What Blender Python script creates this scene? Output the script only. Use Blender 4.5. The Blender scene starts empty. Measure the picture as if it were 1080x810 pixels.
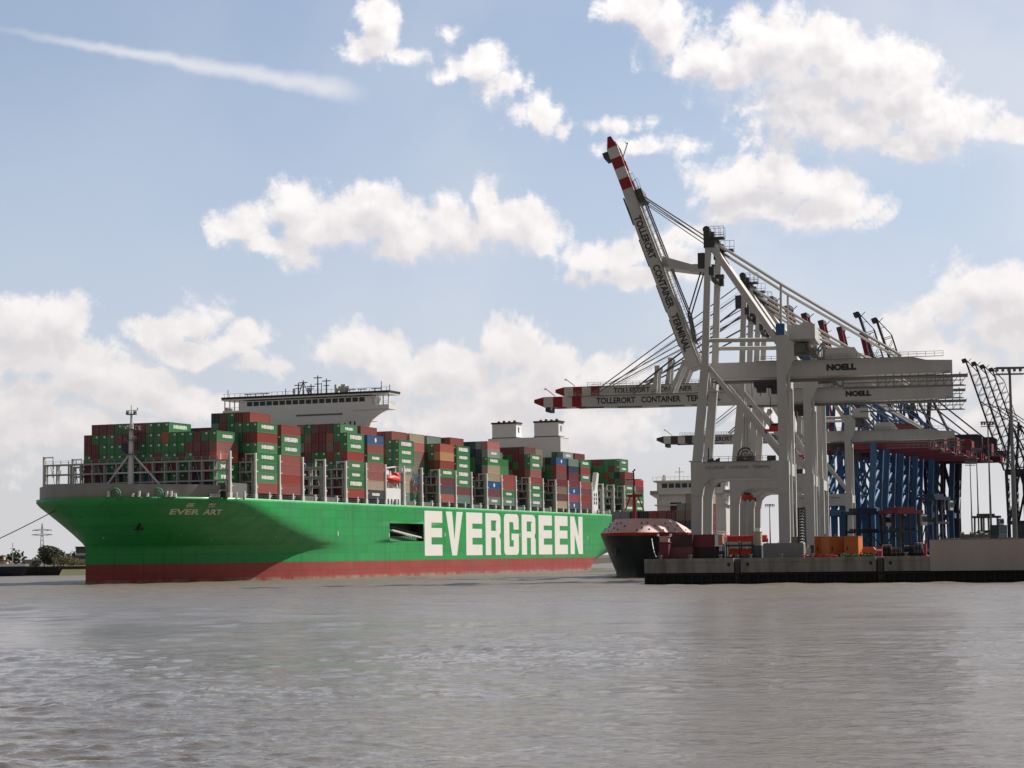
import bpy, math, random
from mathutils import Vector, Matrix
R = math.radians
random.seed(7)
scene = bpy.context.scene
col = scene.collection

# ------------------------------------------------------------------ camera
F_PX, PITCH, ROLL, EYE = 2145.0, math.atan((586 - 405) / 2145.0), R(0.72), 6.2
cam_data = bpy.data.cameras.new("camera")
cam = bpy.data.objects.new("camera", cam_data)
col.objects.link(cam)
CAM_ROT = Matrix.Rotation(R(90) + PITCH, 3, 'X') @ Matrix.Rotation(-ROLL, 3, 'Z')
cam.matrix_world = Matrix.Translation((0, 0, EYE)) @ CAM_ROT.to_4x4()
cam_data.sensor_width = 36.0
cam_data.lens = 36.0 * F_PX / 1080.0
cam_data.clip_start = 0.5
cam_data.clip_end = 60000
scene.camera = cam
cy = scene.cycles
cy.max_bounces, cy.diffuse_bounces, cy.glossy_bounces, cy.transmission_bounces = 4, 2, 3, 2
cy.caustics_reflective = cy.caustics_refractive = False
scene.render.resolution_x, scene.render.resolution_y = 1024, 768

# ------------------------------------------------------------------ light
SUN_AZ, SUN_EL = R(52), R(45)          # azimuth clockwise from +Y (straight ahead)
sun_dir = Vector((math.sin(SUN_AZ) * math.cos(SUN_EL), math.cos(SUN_AZ) * math.cos(SUN_EL), math.sin(SUN_EL)))
sd = bpy.data.lights.new("sun", 'SUN')
sd.energy, sd.angle, sd.color = 5.0, R(0.6), (1.0, 0.95, 0.88)
so = bpy.data.objects.new("sun", sd)
col.objects.link(so)
so.rotation_euler = (-sun_dir).to_track_quat('-Z', 'Y').to_euler()
so.location = (200, -100, 300)
vs = scene.view_settings
vs.view_transform, vs.look, vs.exposure, vs.gamma = 'Standard', 'None', 0.40, 1.0
vs.use_curve_mapping = False

# ------------------------------------------------------------------ sky
world = bpy.data.worlds.new("World")
scene.world = world
world.use_nodes = True
world.cycles.sampling_method = 'MANUAL'
world.cycles.sample_map_resolution = 256
wt = world.node_tree
for n in list(wt.nodes): wt.nodes.remove(n)
SKY_STRENGTH = 0.079

def px_uv(px, py):                     # a direction as a point on the plane one unit ahead
    d = CAM_ROT @ Vector(((px - 540) / F_PX, -(py - 405) / F_PX, -1))
    return d.x / d.y, d.z / d.y

BLOBS = [  # x, y, half width, half height  (directions in which each billow of cloud stands)
    (668,8,34,24),(696,34,40,38),(735,58,40,30),(775,72,52,34),(826,58,58,46),(872,48,44,36),(905,78,60,44),(950,108,60,42),(1000,128,44,34),
    (850,110,74,46),(905,135,80,30),(962,148,60,20),(1062,136,34,15),(1095,140,30,14),
    (772,188,44,22),(815,180,40,24),(850,196,46,26),(812,214,66,24),(872,226,58,22),(900,240,26,11),
    (262,234,32,22),(318,220,30,27),(345,240,56,32),(395,228,48,30),(430,246,60,31),(478,238,48,30),(515,212,15,30),(540,238,46,27),(572,250,26,14),(325,272,24,12),(285,252,30,16),
    (400,22,24,26),(388,52,20,15),(432,58,26,6),(468,40,6,6),(470,82,16,8),(505,66,34,18),(535,92,28,16),(574,120,32,18),(598,132,12,8),
    (650,132,28,9),(690,154,40,9),(725,154,18,9),
    (640,272,40,22),(690,262,36,20),(715,280,44,18),(668,292,60,14),(735,250,40,14),
    (22,336,34,30),(58,338,30,30),(30,372,62,38),(92,392,66,34),(140,412,66,32),(20,418,70,46),(185,430,70,26),(70,450,140,40),
    (160,348,30,20),(205,340,34,24),(240,362,36,20),(270,384,34,12),(200,370,40,20),
    (372,376,36,24),(400,382,38,26),(452,396,52,32),(490,392,40,24),(545,368,28,36),(572,392,40,32),(560,412,60,34),(630,392,34,20),(655,400,34,16),(500,440,110,40),(620,450,90,34),
    (1030,304,44,28),(1062,300,30,22),(1004,330,40,22),(960,356,36,22),(1060,350,60,44),(1010,384,70,34),(900,430,120,30),(1070,430,50,40),
    (-40,380,70,60),(1130,330,60,50),(1160,430,90,60),(1180,90,60,40),(-90,210,60,30),(-110,440,120,60),(1250,240,90,36),(-220,330,90,50),
]

def cloud_group(name, detail, amp):
    g = bpy.data.node_groups.new(name, 'ShaderNodeTree')
    g.interface.new_socket("P", in_out='INPUT', socket_type='NodeSocketVector')
    g.interface.new_socket("D", in_out='OUTPUT', socket_type='NodeSocketFloat')
    N, L = g.nodes, g.links
    gi, go = N.new('NodeGroupInput'), N.new('NodeGroupOutput')
    # wind the outlines up with noise of several sizes
    def noise(scale, detail, rough):
        n = N.new('ShaderNodeTexNoise'); n.noise_dimensions = '2D'
        n.inputs['Scale'].default_value = scale; n.inputs['Detail'].default_value = detail; n.inputs['Roughness'].default_value = rough
        L.new(gi.outputs[0], n.inputs['Vector']); return n
    n1 = noise(26, 2, 0.5)
    sub = N.new('ShaderNodeVectorMath'); sub.operation = 'SUBTRACT'; sub.inputs[1].default_value = (.5, .5, .5)
    L.new(n1.outputs['Color'], sub.inputs[0])
    add = N.new('ShaderNodeVectorMath'); add.operation = 'MULTIPLY_ADD'
    add.inputs[1].default_value = (.020, .014, 0)
    L.new(sub.outputs[0], add.inputs[0]); L.new(gi.outputs[0], add.inputs[2])
    last = None
    for (x, y, rx, ry) in BLOBS:
        u, v = px_uv(x, y); iu, iv = F_PX / (rx * 1.12), F_PX / (ry * 1.12)
        m = N.new('ShaderNodeVectorMath'); m.operation = 'MULTIPLY_ADD'
        m.inputs[1].default_value = (iu, iv, 0); m.inputs[2].default_value = (-u * iu, -v * iv, 0)
        L.new(add.outputs[0], m.inputs[0])
        l = N.new('ShaderNodeVectorMath'); l.operation = 'LENGTH'; L.new(m.outputs[0], l.inputs[0])
        kk = min(1.25, (ry + .35 * rx) / 36)
        o_ = N.new('ShaderNodeMath'); o_.operation = 'MULTIPLY_ADD'; o_.inputs[1].default_value = kk; o_.inputs[2].default_value = 1 - kk - .09
        L.new(l.outputs['Value'], o_.inputs[0])
        if last is None: last = o_.outputs[0]
        else:
            k = N.new('ShaderNodeMath'); k.operation = 'MINIMUM'
            L.new(last, k.inputs[0]); L.new(o_.outputs[0], k.inputs[1]); last = k.outputs[0]
    a = N.new('ShaderNodeMath'); a.operation = 'SUBTRACT'; a.inputs[0].default_value = 1.0; L.new(last, a.inputs[1])
    n2 = noise(38, detail, 0.60)
    b = N.new('ShaderNodeMath'); b.operation = 'MULTIPLY_ADD'; b.inputs[1].default_value = amp; b.inputs[2].default_value = -0.485 * amp
    L.new(n2.outputs[0], b.inputs[0])
    if detail > 4:                                     # fine frayed edges
        n3 = noise(150, 5, 0.62)
        f = N.new('ShaderNodeMath'); f.operation = 'MULTIPLY_ADD'; f.inputs[1].default_value = .75; f.inputs[2].default_value = -.375
        L.new(n3.outputs[0], f.inputs[0])
        h = N.new('ShaderNodeMath'); h.operation = 'ADD'; L.new(f.outputs[0], h.inputs[0]); L.new(b.outputs[0], h.inputs[1]); b = h
    c = N.new('ShaderNodeMath'); c.operation = 'ADD'; L.new(a.outputs[0], c.inputs[0]); L.new(b.outputs[0], c.inputs[1])
    L.new(c.outputs[0], go.inputs[0])
    return g

def build_world():
    N, L = wt.nodes, wt.links
    def math_(op, a=None, b=None, c=None, clamp=False):
        n = N.new('ShaderNodeMath'); n.operation = op; n.use_clamp = clamp
        for i, v in enumerate((a, b, c)):
            if v is None: continue
            if isinstance(v, (int, float)): n.inputs[i].default_value = v
            else: L.new(v, n.inputs[i])
        return n.outputs[0]
    def step(x, lo, hi):
        n = N.new('ShaderNodeMapRange'); n.interpolation_type = 'SMOOTHSTEP'
        n.inputs[1].default_value = lo; n.inputs[2].default_value = hi
        L.new(x, n.inputs[0]); return n.outputs[0]
    def mix(f, a, b):
        n = N.new('ShaderNodeMix'); n.data_type = 'RGBA'
        if isinstance(f, float): n.inputs[0].default_value = f
        else: L.new(f, n.inputs[0])
        for s, v in ((6, a), (7, b)):
            if isinstance(v, tuple): n.inputs[s].default_value = v + (1,)
            else: L.new(v, n.inputs[s])
        return n.outputs[2]
    tc = N.new('ShaderNodeTexCoord')
    sky = N.new('ShaderNodeTexSky'); sky.sky_type = 'NISHITA'; sky.sun_disc = False
    sky.sun_elevation, sky.sun_rotation = SUN_EL, SUN_AZ
    sky.altitude, sky.air_density, sky.dust_density, sky.ozone_density = 0, 1.0, 1.2, 1.6
    sep = N.new('ShaderNodeSeparateXYZ'); L.new(tc.outputs['Generated'], sep.inputs[0])
    x, y, z = sep.outputs
    ya = math_('MAXIMUM', math_('ABSOLUTE', y), .02)
    cmb = N.new('ShaderNodeCombineXYZ')
    L.new(math_('DIVIDE', x, ya), cmb.inputs[0]); L.new(math_('DIVIDE', z, ya), cmb.inputs[1])
    fine, coarse = cloud_group("cloud_density", 8, 1.9), cloud_group("cloud_depth", 2.5, 1.3)
    def dens(du, dv, grp):
        v = N.new('ShaderNodeVectorMath'); v.operation = 'ADD'; v.inputs[1].default_value = (du / F_PX, dv / F_PX, 0)
        L.new(cmb.outputs[0], v.inputs[0])
        g = N.new('ShaderNodeGroup'); g.node_tree = grp; L.new(v.outputs[0], g.inputs[0]); return g.outputs[0]
    d0, d1 = dens(0, 0, fine), dens(9, 26, coarse)
    under = math_('MULTIPLY', math_('SUBTRACT', d1, d0), .9, clamp=True)          # undersides dissolve, tops stay crisp
    am = N.new('ShaderNodeMapRange'); am.interpolation_type = 'SMOOTHSTEP'; am.inputs[1].default_value = -.12
    L.new(d0, am.inputs[0]); L.new(math_('MULTIPLY_ADD', under, 1.2, .54), am.inputs[2])
    alpha = math_('MULTIPLY', am.outputs[0], .94)
    def nz(du, dv):
        v = N.new('ShaderNodeVectorMath'); v.operation = 'ADD'; v.inputs[1].default_value = (du / F_PX, dv / F_PX, 0); L.new(cmb.outputs[0], v.inputs[0])
        n = N.new('ShaderNodeTexNoise'); n.noise_dimensions = '2D'; n.inputs['Scale'].default_value = 52; n.inputs['Detail'].default_value = 5; n.inputs['Roughness'].default_value = .55
        L.new(v.outputs[0], n.inputs['Vector']); return n.outputs[0]
    billow = step(math_('SUBTRACT', nz(6, 13), nz(0, 0)), -.16, .20)      # side of each billow away from the sun
    shade = math_('ADD', math_('MULTIPLY', step(d1, .05, 1.0), .66), math_('MULTIPLY', billow, .40), clamp=True)
    el = math_('DIVIDE', z, ya)                          # height above the horizon
    low = step(el, .30, .0)
    # sky: pale towards the horizon
    haze = N.new('ShaderNodeMapRange'); haze.inputs[1].default_value = .0; haze.inputs[2].default_value = .26
    haze.inputs[3].default_value = .93; haze.inputs[4].default_value = .24; L.new(el, haze.inputs[0])
    base = mix(haze.outputs[0], sky.outputs[0], mix(step(el, .15, .0), (5.75, 6.3, 7.8), (6.35, 6.3, 6.55)))
    # thin high veil
    nv = N.new('ShaderNodeTexNoise'); nv.noise_dimensions = '2D'; nv.inputs['Scale'].default_value = 7; nv.inputs['Detail'].default_value = 5
    L.new(cmb.outputs[0], nv.inputs['Vector'])
    right = step(cmb.outputs[0] if False else math_('DIVIDE', x, ya), -.25, .28)
    veil = math_('MULTIPLY', step(nv.outputs[0], .30, .75), math_('MULTIPLY_ADD', right, .50, .08))
    base = mix(veil, base, (7.7, 7.7, 8.0))
    # contrail
    (ux, uy), (wx, wy) = px_uv(-60, 20), px_uv(372, 97)
    ln = math.hypot(wx - ux, wy - uy); tx, ty = (wx - ux) / ln, (wy - uy) / ln
    dot = N.new('ShaderNodeVectorMath'); dot.operation = 'DOT_PRODUCT'; dot.inputs[1].default_value = (tx, ty, 0)
    dn = N.new('ShaderNodeVectorMath'); dn.operation = 'DOT_PRODUCT'; dn.inputs[1].default_value = (-ty, tx, 0)
    nw = N.new('ShaderNodeTexNoise'); nw.noise_dimensions = '2D'; nw.inputs['Scale'].default_value = 60; nw.inputs['Detail'].default_value = 4
    L.new(cmb.outputs[0], nw.inputs['Vector']); L.new(cmb.outputs[0], dot.inputs[0]); L.new(cmb.outputs[0], dn.inputs[0])
    t = math_('DIVIDE', math_('SUBTRACT', dot.outputs['Value'], ux * tx + uy * ty), ln)
    o = math_('SUBTRACT', dn.outputs['Value'], -ux * ty + uy * tx)
    o = math_('ADD', o, math_('MULTIPLY_ADD', nw.outputs[0], .006, -.003))
    wid = math_('MULTIPLY_ADD', t, .0042, .0018)
    prof = step(math_('DIVIDE', math_('ABSOLUTE', o), wid), 1.25, .0)
    trail = math_('MULTIPLY', prof, math_('MULTIPLY', step(t, .02, .5), step(t, 1.06, .93)))
    base = mix(math_('MULTIPLY', trail, .58), base, (9.0, 8.8, 8.7))
    # clouds
    ccol = mix(shade, (10.9, 10.4, 10.15), (7.25, 6.95, 7.2))
    ccol = mix(math_('MULTIPLY', low, .60), ccol, (6.85, 6.5, 6.5))
    out = mix(alpha, base, ccol)
    # sky outside the view is darkened to deepen shade: dull blue, grey cloud added
    back = step(math_('MULTIPLY_ADD', x, -.22, y), .88, .12)
    out = mix(back, out, mix(step(nv.outputs[0], .45, .65), (1.75, 1.85, 2.1), (2.5, 2.5, 2.55)))
    bg = N.new('ShaderNodeBackground'); bg.inputs['Strength'].default_value = SKY_STRENGTH
    L.new(out, bg.inputs['Color'])
    w = N.new('ShaderNodeOutputWorld'); L.new(bg.outputs[0], w.inputs['Surface'])
build_world()

# ------------------------------------------------------------------ helpers
def material(name, rgb, rough=.6, metal=0.0, grime=.25, gscale=.35, streak=False, vary=0.0, spec=.4, grime_col=None):
    m = bpy.data.materials.new(name); m.use_nodes = True
    N, L = m.node_tree.nodes, m.node_tree.links
    p = N['Principled BSDF']
    p.inputs['Roughness'].default_value = rough; p.inputs['Metallic'].default_value = metal
    p.inputs['Specular IOR Level'].default_value = spec
    tc = N.new('ShaderNodeTexCoord')
    mp = N.new('ShaderNodeMapping'); L.new(tc.outputs['Object'], mp.inputs['Vector'])
    mp.inputs['Scale'].default_value = (1, 1, .12) if streak else (1, 1, 1)
    n = N.new('ShaderNodeTexNoise'); n.inputs['Scale'].default_value = gscale; n.inputs['Detail'].default_value = 8; n.inputs['Roughness'].default_value = .65
    L.new(mp.outputs[0], n.inputs['Vector'])
    r = N.new('ShaderNodeMapRange'); r.inputs[1].default_value = .42; r.inputs[2].default_value = .78; r.inputs[4].default_value = grime
    L.new(n.outputs[0], r.inputs[0])
    mx = N.new('ShaderNodeMix'); mx.data_type = 'RGBA'
    mx.inputs[6].default_value = (*rgb, 1)
    gc = grime_col or tuple(c * .45 + .02 for c in rgb)
    mx.inputs[7].default_value = (*gc, 1)
    L.new(r.outputs[0], mx.inputs[0])
    outc = mx.outputs[2]
    if vary:
        oi = N.new('ShaderNodeObjectInfo')
        hs = N.new('ShaderNodeHueSaturation')
        a = N.new('ShaderNodeMapRange'); a.inputs[3].default_value = 1 - vary; a.inputs[4].default_value = 1 + vary
        L.new(oi.outputs['Random'], a.inputs[0]); L.new(a.outputs[0], hs.inputs['Value'])
        mu = N.new('ShaderNodeMath'); mu.operation = 'MULTIPLY'; mu.inputs[1].default_value = 7.31
        fr = N.new('ShaderNodeMath'); fr.operation = 'FRACT'; L.new(oi.outputs['Random'], mu.inputs[0]); L.new(mu.outputs[0], fr.inputs[0])
        b = N.new('ShaderNodeMapRange'); b.inputs[3].default_value = .75; b.inputs[4].default_value = 1.05
        L.new(fr.outputs[0], b.inputs[0]); L.new(b.outputs[0], hs.inputs['Saturation'])
        L.new(outc, hs.inputs['Color']); outc = hs.outputs[0]
    L.new(outc, p.inputs['Base Color'])
    rr = N.new('ShaderNodeMapRange'); rr.inputs[3].default_value = max(.05, rough - .12); rr.inputs[4].default_value = min(1, rough + .15)
    L.new(n.outputs[0], rr.inputs[0]); L.new(rr.outputs[0], p.inputs['Roughness'])
    return m

class MB:
    def __init__(s): s.v, s.f, s.m = [], [], []
    def poly(s, pts, mi=0):
        i = len(s.v); s.v += [tuple(p) for p in pts]; s.f.append(tuple(range(i, i + len(pts)))); s.m.append(mi)
    def faces(s, verts, faces, mi=0):
        i = len(s.v); s.v += [tuple(p) for p in verts]
        for f in faces: s.f.append(tuple(i + k for k in f)); s.m.append(mi)
    def box(s, x0, x1, y0, y1, z0, z1, mi=0):
        s.faces([(x0,y0,z0),(x1,y0,z0),(x1,y1,z0),(x0,y1,z0),(x0,y0,z1),(x1,y0,z1),(x1,y1,z1),(x0,y1,z1)],
                [(0,3,2,1),(4,5,6,7),(0,1,5,4),(1,2,6,5),(2,3,7,6),(3,0,4,7)], mi)
    def beam(s, p, q, w, h=None, mi=0, w2=None, h2=None, side=(0, 1, 0)):
        """rectangular bar from p to q; w across 'side', h in the other direction; w2/h2 at q"""
        h = h or w; w2 = w2 or w; h2 = h2 or h
        p, q = Vector(p), Vector(q); d = (q - p).normalized(); sd = Vector(side)
        if abs(d.dot(sd)) > .98: sd = Vector((1, 0, 0)) if abs(d.x) < .9 else Vector((0, 0, 1))
        n = d.cross(sd).normalized(); sd = n.cross(d).normalized()
        vs_ = []
        for c, a, b in ((p, w, h), (q, w2, h2)):
            for i, j in ((-1,-1),(1,-1),(1,1),(-1,1)): vs_.append(c + sd * (i * a / 2) + n * (j * b / 2))
        s.faces(vs_, [(0,3,2,1),(4,5,6,7),(0,1,5,4),(1,2,6,5),(2,3,7,6),(3,0,4,7)], mi)
    def tube(s, p, q, r, n=8, mi=0, r2=None, cap=True):
        p, q = Vector(p), Vector(q); d = (q - p).normalized(); r2 = r if r2 is None else r2
        a = d.orthogonal().normalized(); b = d.cross(a)
        vs_ = []
        for c, rr in ((p, r), (q, r2)):
            for k in range(n):
                t = 2 * math.pi * k / n; vs_.append(c + a * (rr * math.cos(t)) + b * (rr * math.sin(t)))
        fs = [(k, (k + 1) % n, n + (k + 1) % n, n + k) for k in range(n)]
        if cap: fs += [tuple(range(n - 1, -1, -1)), tuple(range(n, 2 * n))]
        s.faces(vs_, fs, mi)
    def prism(s, pts, axis, a, b, mi=0):
        """outline (2-D) pushed along an axis from a to b. axis 'y': pts are (x,z); 'x': (y,z); 'z': (x,y)"""
        def P(p, t): return {'y': (p[0], t, p[1]), 'x': (t, p[0], p[1]), 'z': (p[0], p[1], t)}[axis]
        n = len(pts); vs_ = [P(p, a) for p in pts] + [P(p, b) for p in pts]
        s.faces(vs_, [tuple(range(n)), tuple(range(2 * n - 1, n - 1, -1))] + [(k, n + k, n + (k + 1) % n, (k + 1) % n) for k in range(n)], mi)
    def ring(s, c, r, t, axis='x', n=14, mi=0):
        ax = {'x': Vector((1,0,0)), 'y': Vector((0,1,0)), 'z': Vector((0,0,1))}[axis]
        a = ax.orthogonal().normalized(); b = ax.cross(a); c = Vector(c)
        pt = [c + a * (r * math.cos(2*math.pi*k/n)) + b * (r * math.sin(2*math.pi*k/n)) for k in range(n)]
        for k in range(n): s.tube(pt[k], pt[(k + 1) % n], t, 5, mi, cap=False)
    def mesh(s, name, mats, smooth=False, recalc=True):
        me = bpy.data.meshes.new(name); me.from_pydata(s.v, [], s.f); me.update()
        for m in (mats if isinstance(mats, (list, tuple)) else [mats]): me.materials.append(m)
        if len(me.materials) > 1: me.polygons.foreach_set('material_index', s.m)
        if recalc:
            import bmesh
            b = bmesh.new(); b.from_mesh(me); bmesh.ops.recalc_face_normals(b, faces=b.faces); b.to_mesh(me); b.free()
        if smooth: me.polygons.foreach_set('use_smooth', [True] * len(me.polygons))
        return me
    def build(s, name, mats, parent=None, smooth=False, recalc=True):
        return obj(name, s.mesh(name, mats, smooth, recalc), parent)

def obj(name, me, parent=None):
    o = bpy.data.objects.new(name, me); col.objects.link(o)
    if parent: o.parent = parent
    return o
def tag(o, label=None, cat=None, group=None, kind=None):
    if label: o['label'] = label
    if cat: o['category'] = cat
    if group: o['group'] = group
    if kind: o['kind'] = kind
    return o
def empty(name, loc, rz=0.0, label=None, cat=None, group=None):
    o = bpy.data.objects.new(name, None); col.objects.link(o)
    o.empty_display_size = 1; o.location = loc; o.rotation_euler = (0, 0, rz)
    return tag(o, label, cat, group)
def copy_tree(o, parent=None):
    c = o.copy(); col.objects.link(c)
    if parent: c.parent = parent
    for ch in [k for k in bpy.data.objects if k.parent == o]: copy_tree(ch, c)
    return c
_font_cache = {}
def text_shape(txt, bold=.0):
    """outline of a word as flat triangles: verts in (x, y) with cap height 1, starting at x = 0"""
    if (txt, bold) not in _font_cache:
        cu = bpy.data.curves.new("lettering", 'FONT'); cu.body = txt; cu.size = 1; cu.offset = bold; cu.resolution_u = 3
        o = bpy.data.objects.new("lettering", cu); col.objects.link(o)
        dg = bpy.context.evaluated_depsgraph_get()
        me = bpy.data.meshes.new_from_object(o.evaluated_get(dg))
        vs_ = [tuple(v.co) for v in me.vertices]; fs = [tuple(p.vertices) for p in me.polygons]
        bpy.data.objects.remove(o); bpy.data.meshes.remove(me); bpy.data.curves.remove(cu)
        x0 = min(v[0] for v in vs_); y0 = min(v[1] for v in vs_); y1 = max(v[1] for v in vs_); k = 1 / max(1e-6, y1 - y0)
        vs_ = [((v[0] - x0) * k, (v[1] - y0) * k) for v in vs_]
        _font_cache[(txt, bold)] = (vs_, fs, max(v[0] for v in vs_))
    return _font_cache[(txt, bold)]
def put_text(mb, txt, origin, ux, uy, height, width=None, bold=.02, mi=0, slant=0.0):
    vs_, fs, w = text_shape(txt, bold)
    kx = (width / w) if width else height
    o, ux, uy = Vector(origin), Vector(ux), Vector(uy)
    mb.faces([o + ux * (v[0] * kx + slant * v[1] * height) + uy * (v[1] * height) for v in vs_], fs, mi)


# ------------------------------------------------------------------ water
import numpy as np
def build_water():
    rng = np.random.RandomState(3)
    py = np.concatenate([np.arange(300, 40, -.4), np.arange(40, 14, -.22), np.arange(14, 12, -.5), np.arange(12, .6, -.5)])
    D = F_PX * EYE / py
    D = np.concatenate([[-400, 1, 12, 25, 36], D, [40000]])
    core = np.linspace(-.36, .36, 440)
    T = np.concatenate([[-6, -3, -1.6, -1.0, -.7, -.52, -.43], core, [.43, .52, .7, 1.0, 1.6, 3, 6]])
    DD, TT = np.meshgrid(D, T, indexing='ij')
    X = TT * np.maximum(np.abs(DD), 60); Y = DD
    sp = np.abs(np.gradient(D))[:, None] + 0 * X            # row spacing
    Z = np.zeros_like(X)
    wind = R(248)
    # patches of rougher and smoother water
    patch = np.zeros_like(X)
    for k in range(14):
        a = rng.uniform(0, 2 * math.pi); lam = rng.uniform(30, 150)
        patch += np.sin((X * math.cos(a) + Y * math.sin(a) * .6) * 2 * math.pi / lam + rng.uniform(0, 6.28))
    patch = np.clip(.78 + .10 * patch, .5, 1.05)
    sparse = np.clip(patch - .62, 0, .4) * 2.0
    for k in range(72):
        lam = .6 * (8 / .6) ** rng.uniform(0, 1)
        a = wind + rng.normal(0, .62)
        amp = .0040 * lam ** .55 * rng.uniform(.5, 1.4)
        kx, ky = math.cos(a) * 2 * math.pi / lam, math.sin(a) * 2 * math.pi / lam
        fade = np.clip((lam / np.maximum(sp, .05) - 1.4) / 4.0, 0, 1)
        ph = X * kx + Y * ky + rng.uniform(0, 6.28)
        Z += amp * fade * patch * (np.sin(ph) + .22 * np.sin(2 * ph + .6))
    for k in range(26):                                  # short steep wavelets in the ruffled patches
        lam = rng.uniform(.8, 3.2); a = wind + rng.normal(0, .5)
        kx, ky = math.cos(a) * 2 * math.pi / lam, math.sin(a) * 2 * math.pi / lam
        fade = np.clip((lam / np.maximum(sp, .05) - 1.4) / 3.0, 0, 1)
        lump = np.sin(X * .31 * math.cos(k) + Y * .19 * math.sin(k * 1.7) + k) * np.sin(X * .12 + Y * .23 * math.cos(k * 2.1) + 2 * k)
        Z += .036 * lam ** .8 * fade * sparse * np.clip(lump, 0, 1) * (.5 + .5 * np.sin(X * kx + Y * ky + rng.uniform(0, 6.28))) ** 5
    for k in range(26):                                  # longer chop of the fairway
        lam = 5 * 4 ** rng.uniform(0, 1); a = wind + rng.normal(0, .45)
        fade = np.clip((lam / np.maximum(sp, .05) - 1.4) / 2.5, 0, 1) * np.clip((Y - 110) / 160, 0, 1)
        ph = X * math.cos(a) * 2 * math.pi / lam + Y * math.sin(a) * 2 * math.pi / lam + rng.uniform(0, 6.28)
        Z += .0105 * lam ** .60 * fade * patch * (np.sin(ph) + .3 * np.sin(2 * ph))
    # slow wash running out behind the docks
    for k in range(5):
        lam = rng.uniform(18, 34); a = R(75 + rng.uniform(-25, 25))
        ph = (X * math.cos(a) + Y * math.sin(a)) * 2 * math.pi / lam + rng.uniform(0, 6.28)
        Z += .010 * np.clip((lam / np.maximum(sp, .05) - 1.6) / 2, 0, 1) * np.sin(ph)
    nr, nc = X.shape
    co = np.stack([X, Y, Z], -1).reshape(-1, 3)
    idx = np.arange(nr * nc).reshape(nr, nc)
    q = np.stack([idx[:-1, :-1], idx[:-1, 1:], idx[1:, 1:], idx[1:, :-1]], -1).reshape(-1, 4)
    me = bpy.data.meshes.new("water")
    me.vertices.add(len(co)); me.vertices.foreach_set('co', co.ravel())
    me.loops.add(q.size); me.loops.foreach_set('vertex_index', q.ravel().astype(np.int32))
    me.polygons.add(len(q)); me.polygons.foreach_set('loop_start', np.arange(0, q.size, 4, dtype=np.int32))
    me.polygons.foreach_set('use_smooth', np.ones(len(q), dtype=bool))
    me.update(calc_edges=True); me.validate()
    m = bpy.data.materials.new("river_water"); m.use_nodes = True
    N, L = m.node_tree.nodes, m.node_tree.links
    p = N['Principled BSDF']
    p.inputs['Roughness'].default_value = .08; p.inputs['IOR'].default_value = 1.33
    tc = N.new('ShaderNodeTexCoord')
    big = N.new('ShaderNodeTexNoise'); big.inputs['Scale'].default_value = .012; big.inputs['Detail'].default_value = 3
    L.new(tc.outputs['Object'], big.inputs['Vector'])
    mx = N.new('ShaderNodeMix'); mx.data_type = 'RGBA'
    mx.inputs[6].default_value = (.118, .099, .078, 1); mx.inputs[7].default_value = (.150, .122, .093, 1)   # silty river water
    L.new(big.outputs[0], mx.inputs[0]); L.new(mx.outputs[2], p.inputs['Base Color'])
    def bump(scale, strength, dist, prev=None, sy=1.0, det=4, far_gain=0):
        mp = N.new('ShaderNodeMapping'); mp.inputs['Scale'].default_value = (1, sy, 1); mp.inputs['Rotation'].default_value = (0, 0, R(-18))
        L.new(tc.outputs['Object'], mp.inputs['Vector'])
        n = N.new('ShaderNodeTexNoise'); n.inputs['Scale'].default_value = scale; n.inputs['Detail'].default_value = det
        n.inputs['Roughness'].default_value = .6
        L.new(mp.outputs[0], n.inputs['Vector'])
        b = N.new('ShaderNodeBump'); b.inputs['Strength'].default_value = strength; b.inputs['Distance'].default_value = dist
        hsrc = n.outputs[0]
        if far_gain:                                     # choppier out in the fairway
            sp_ = N.new('ShaderNodeSeparateXYZ'); L.new(tc.outputs['Object'], sp_.inputs[0])
            r_ = N.new('ShaderNodeMapRange'); r_.inputs[1].default_value = 180; r_.inputs[2].default_value = 460; r_.inputs[3].default_value = 1; r_.inputs[4].default_value = far_gain
            L.new(sp_.outputs[1], r_.inputs[0]); k_ = N.new('ShaderNodeMath'); k_.operation = 'MULTIPLY'; L.new(hsrc, k_.inputs[0]); L.new(r_.outputs[0], k_.inputs[1]); hsrc = k_.outputs[0]
        L.new(hsrc, b.inputs['Height'])
        if prev is not None: L.new(prev, b.inputs['Normal'])
        return b.outputs[0]
    sp0 = N.new('ShaderNodeSeparateXYZ'); L.new(tc.outputs['Object'], sp0.inputs[0])
    ro = N.new('ShaderNodeMapRange'); ro.inputs[1].default_value = 130; ro.inputs[2].default_value = 420; ro.inputs[3].default_value = .08; ro.inputs[4].default_value = .42
    L.new(sp0.outputs[1], ro.inputs[0])
    mpr = N.new('ShaderNodeMapping'); mpr.inputs['Scale'].default_value = (.35, 1, 1); L.new(tc.outputs['Object'], mpr.inputs['Vector'])
    nr_ = N.new('ShaderNodeTexNoise'); nr_.inputs['Scale'].default_value = .045; nr_.inputs['Detail'].default_value = 6; nr_.inputs['Roughness'].default_value = .65; L.new(mpr.outputs[0], nr_.inputs['Vector'])
    rm = N.new('ShaderNodeMath'); rm.operation = 'MULTIPLY_ADD'; rm.inputs[1].default_value = .34; L.new(nr_.outputs[0], rm.inputs[0])
    rs = N.new('ShaderNodeMath'); rs.operation = 'SUBTRACT'; rs.inputs[1].default_value = .17; L.new(ro.outputs[0], rs.inputs[0]); L.new(rs.outputs[0], rm.inputs[2])
    rc = N.new('ShaderNodeMath'); rc.operation = 'MAXIMUM'; rc.inputs[1].default_value = .05; L.new(rm.outputs[0], rc.inputs[0])
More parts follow.
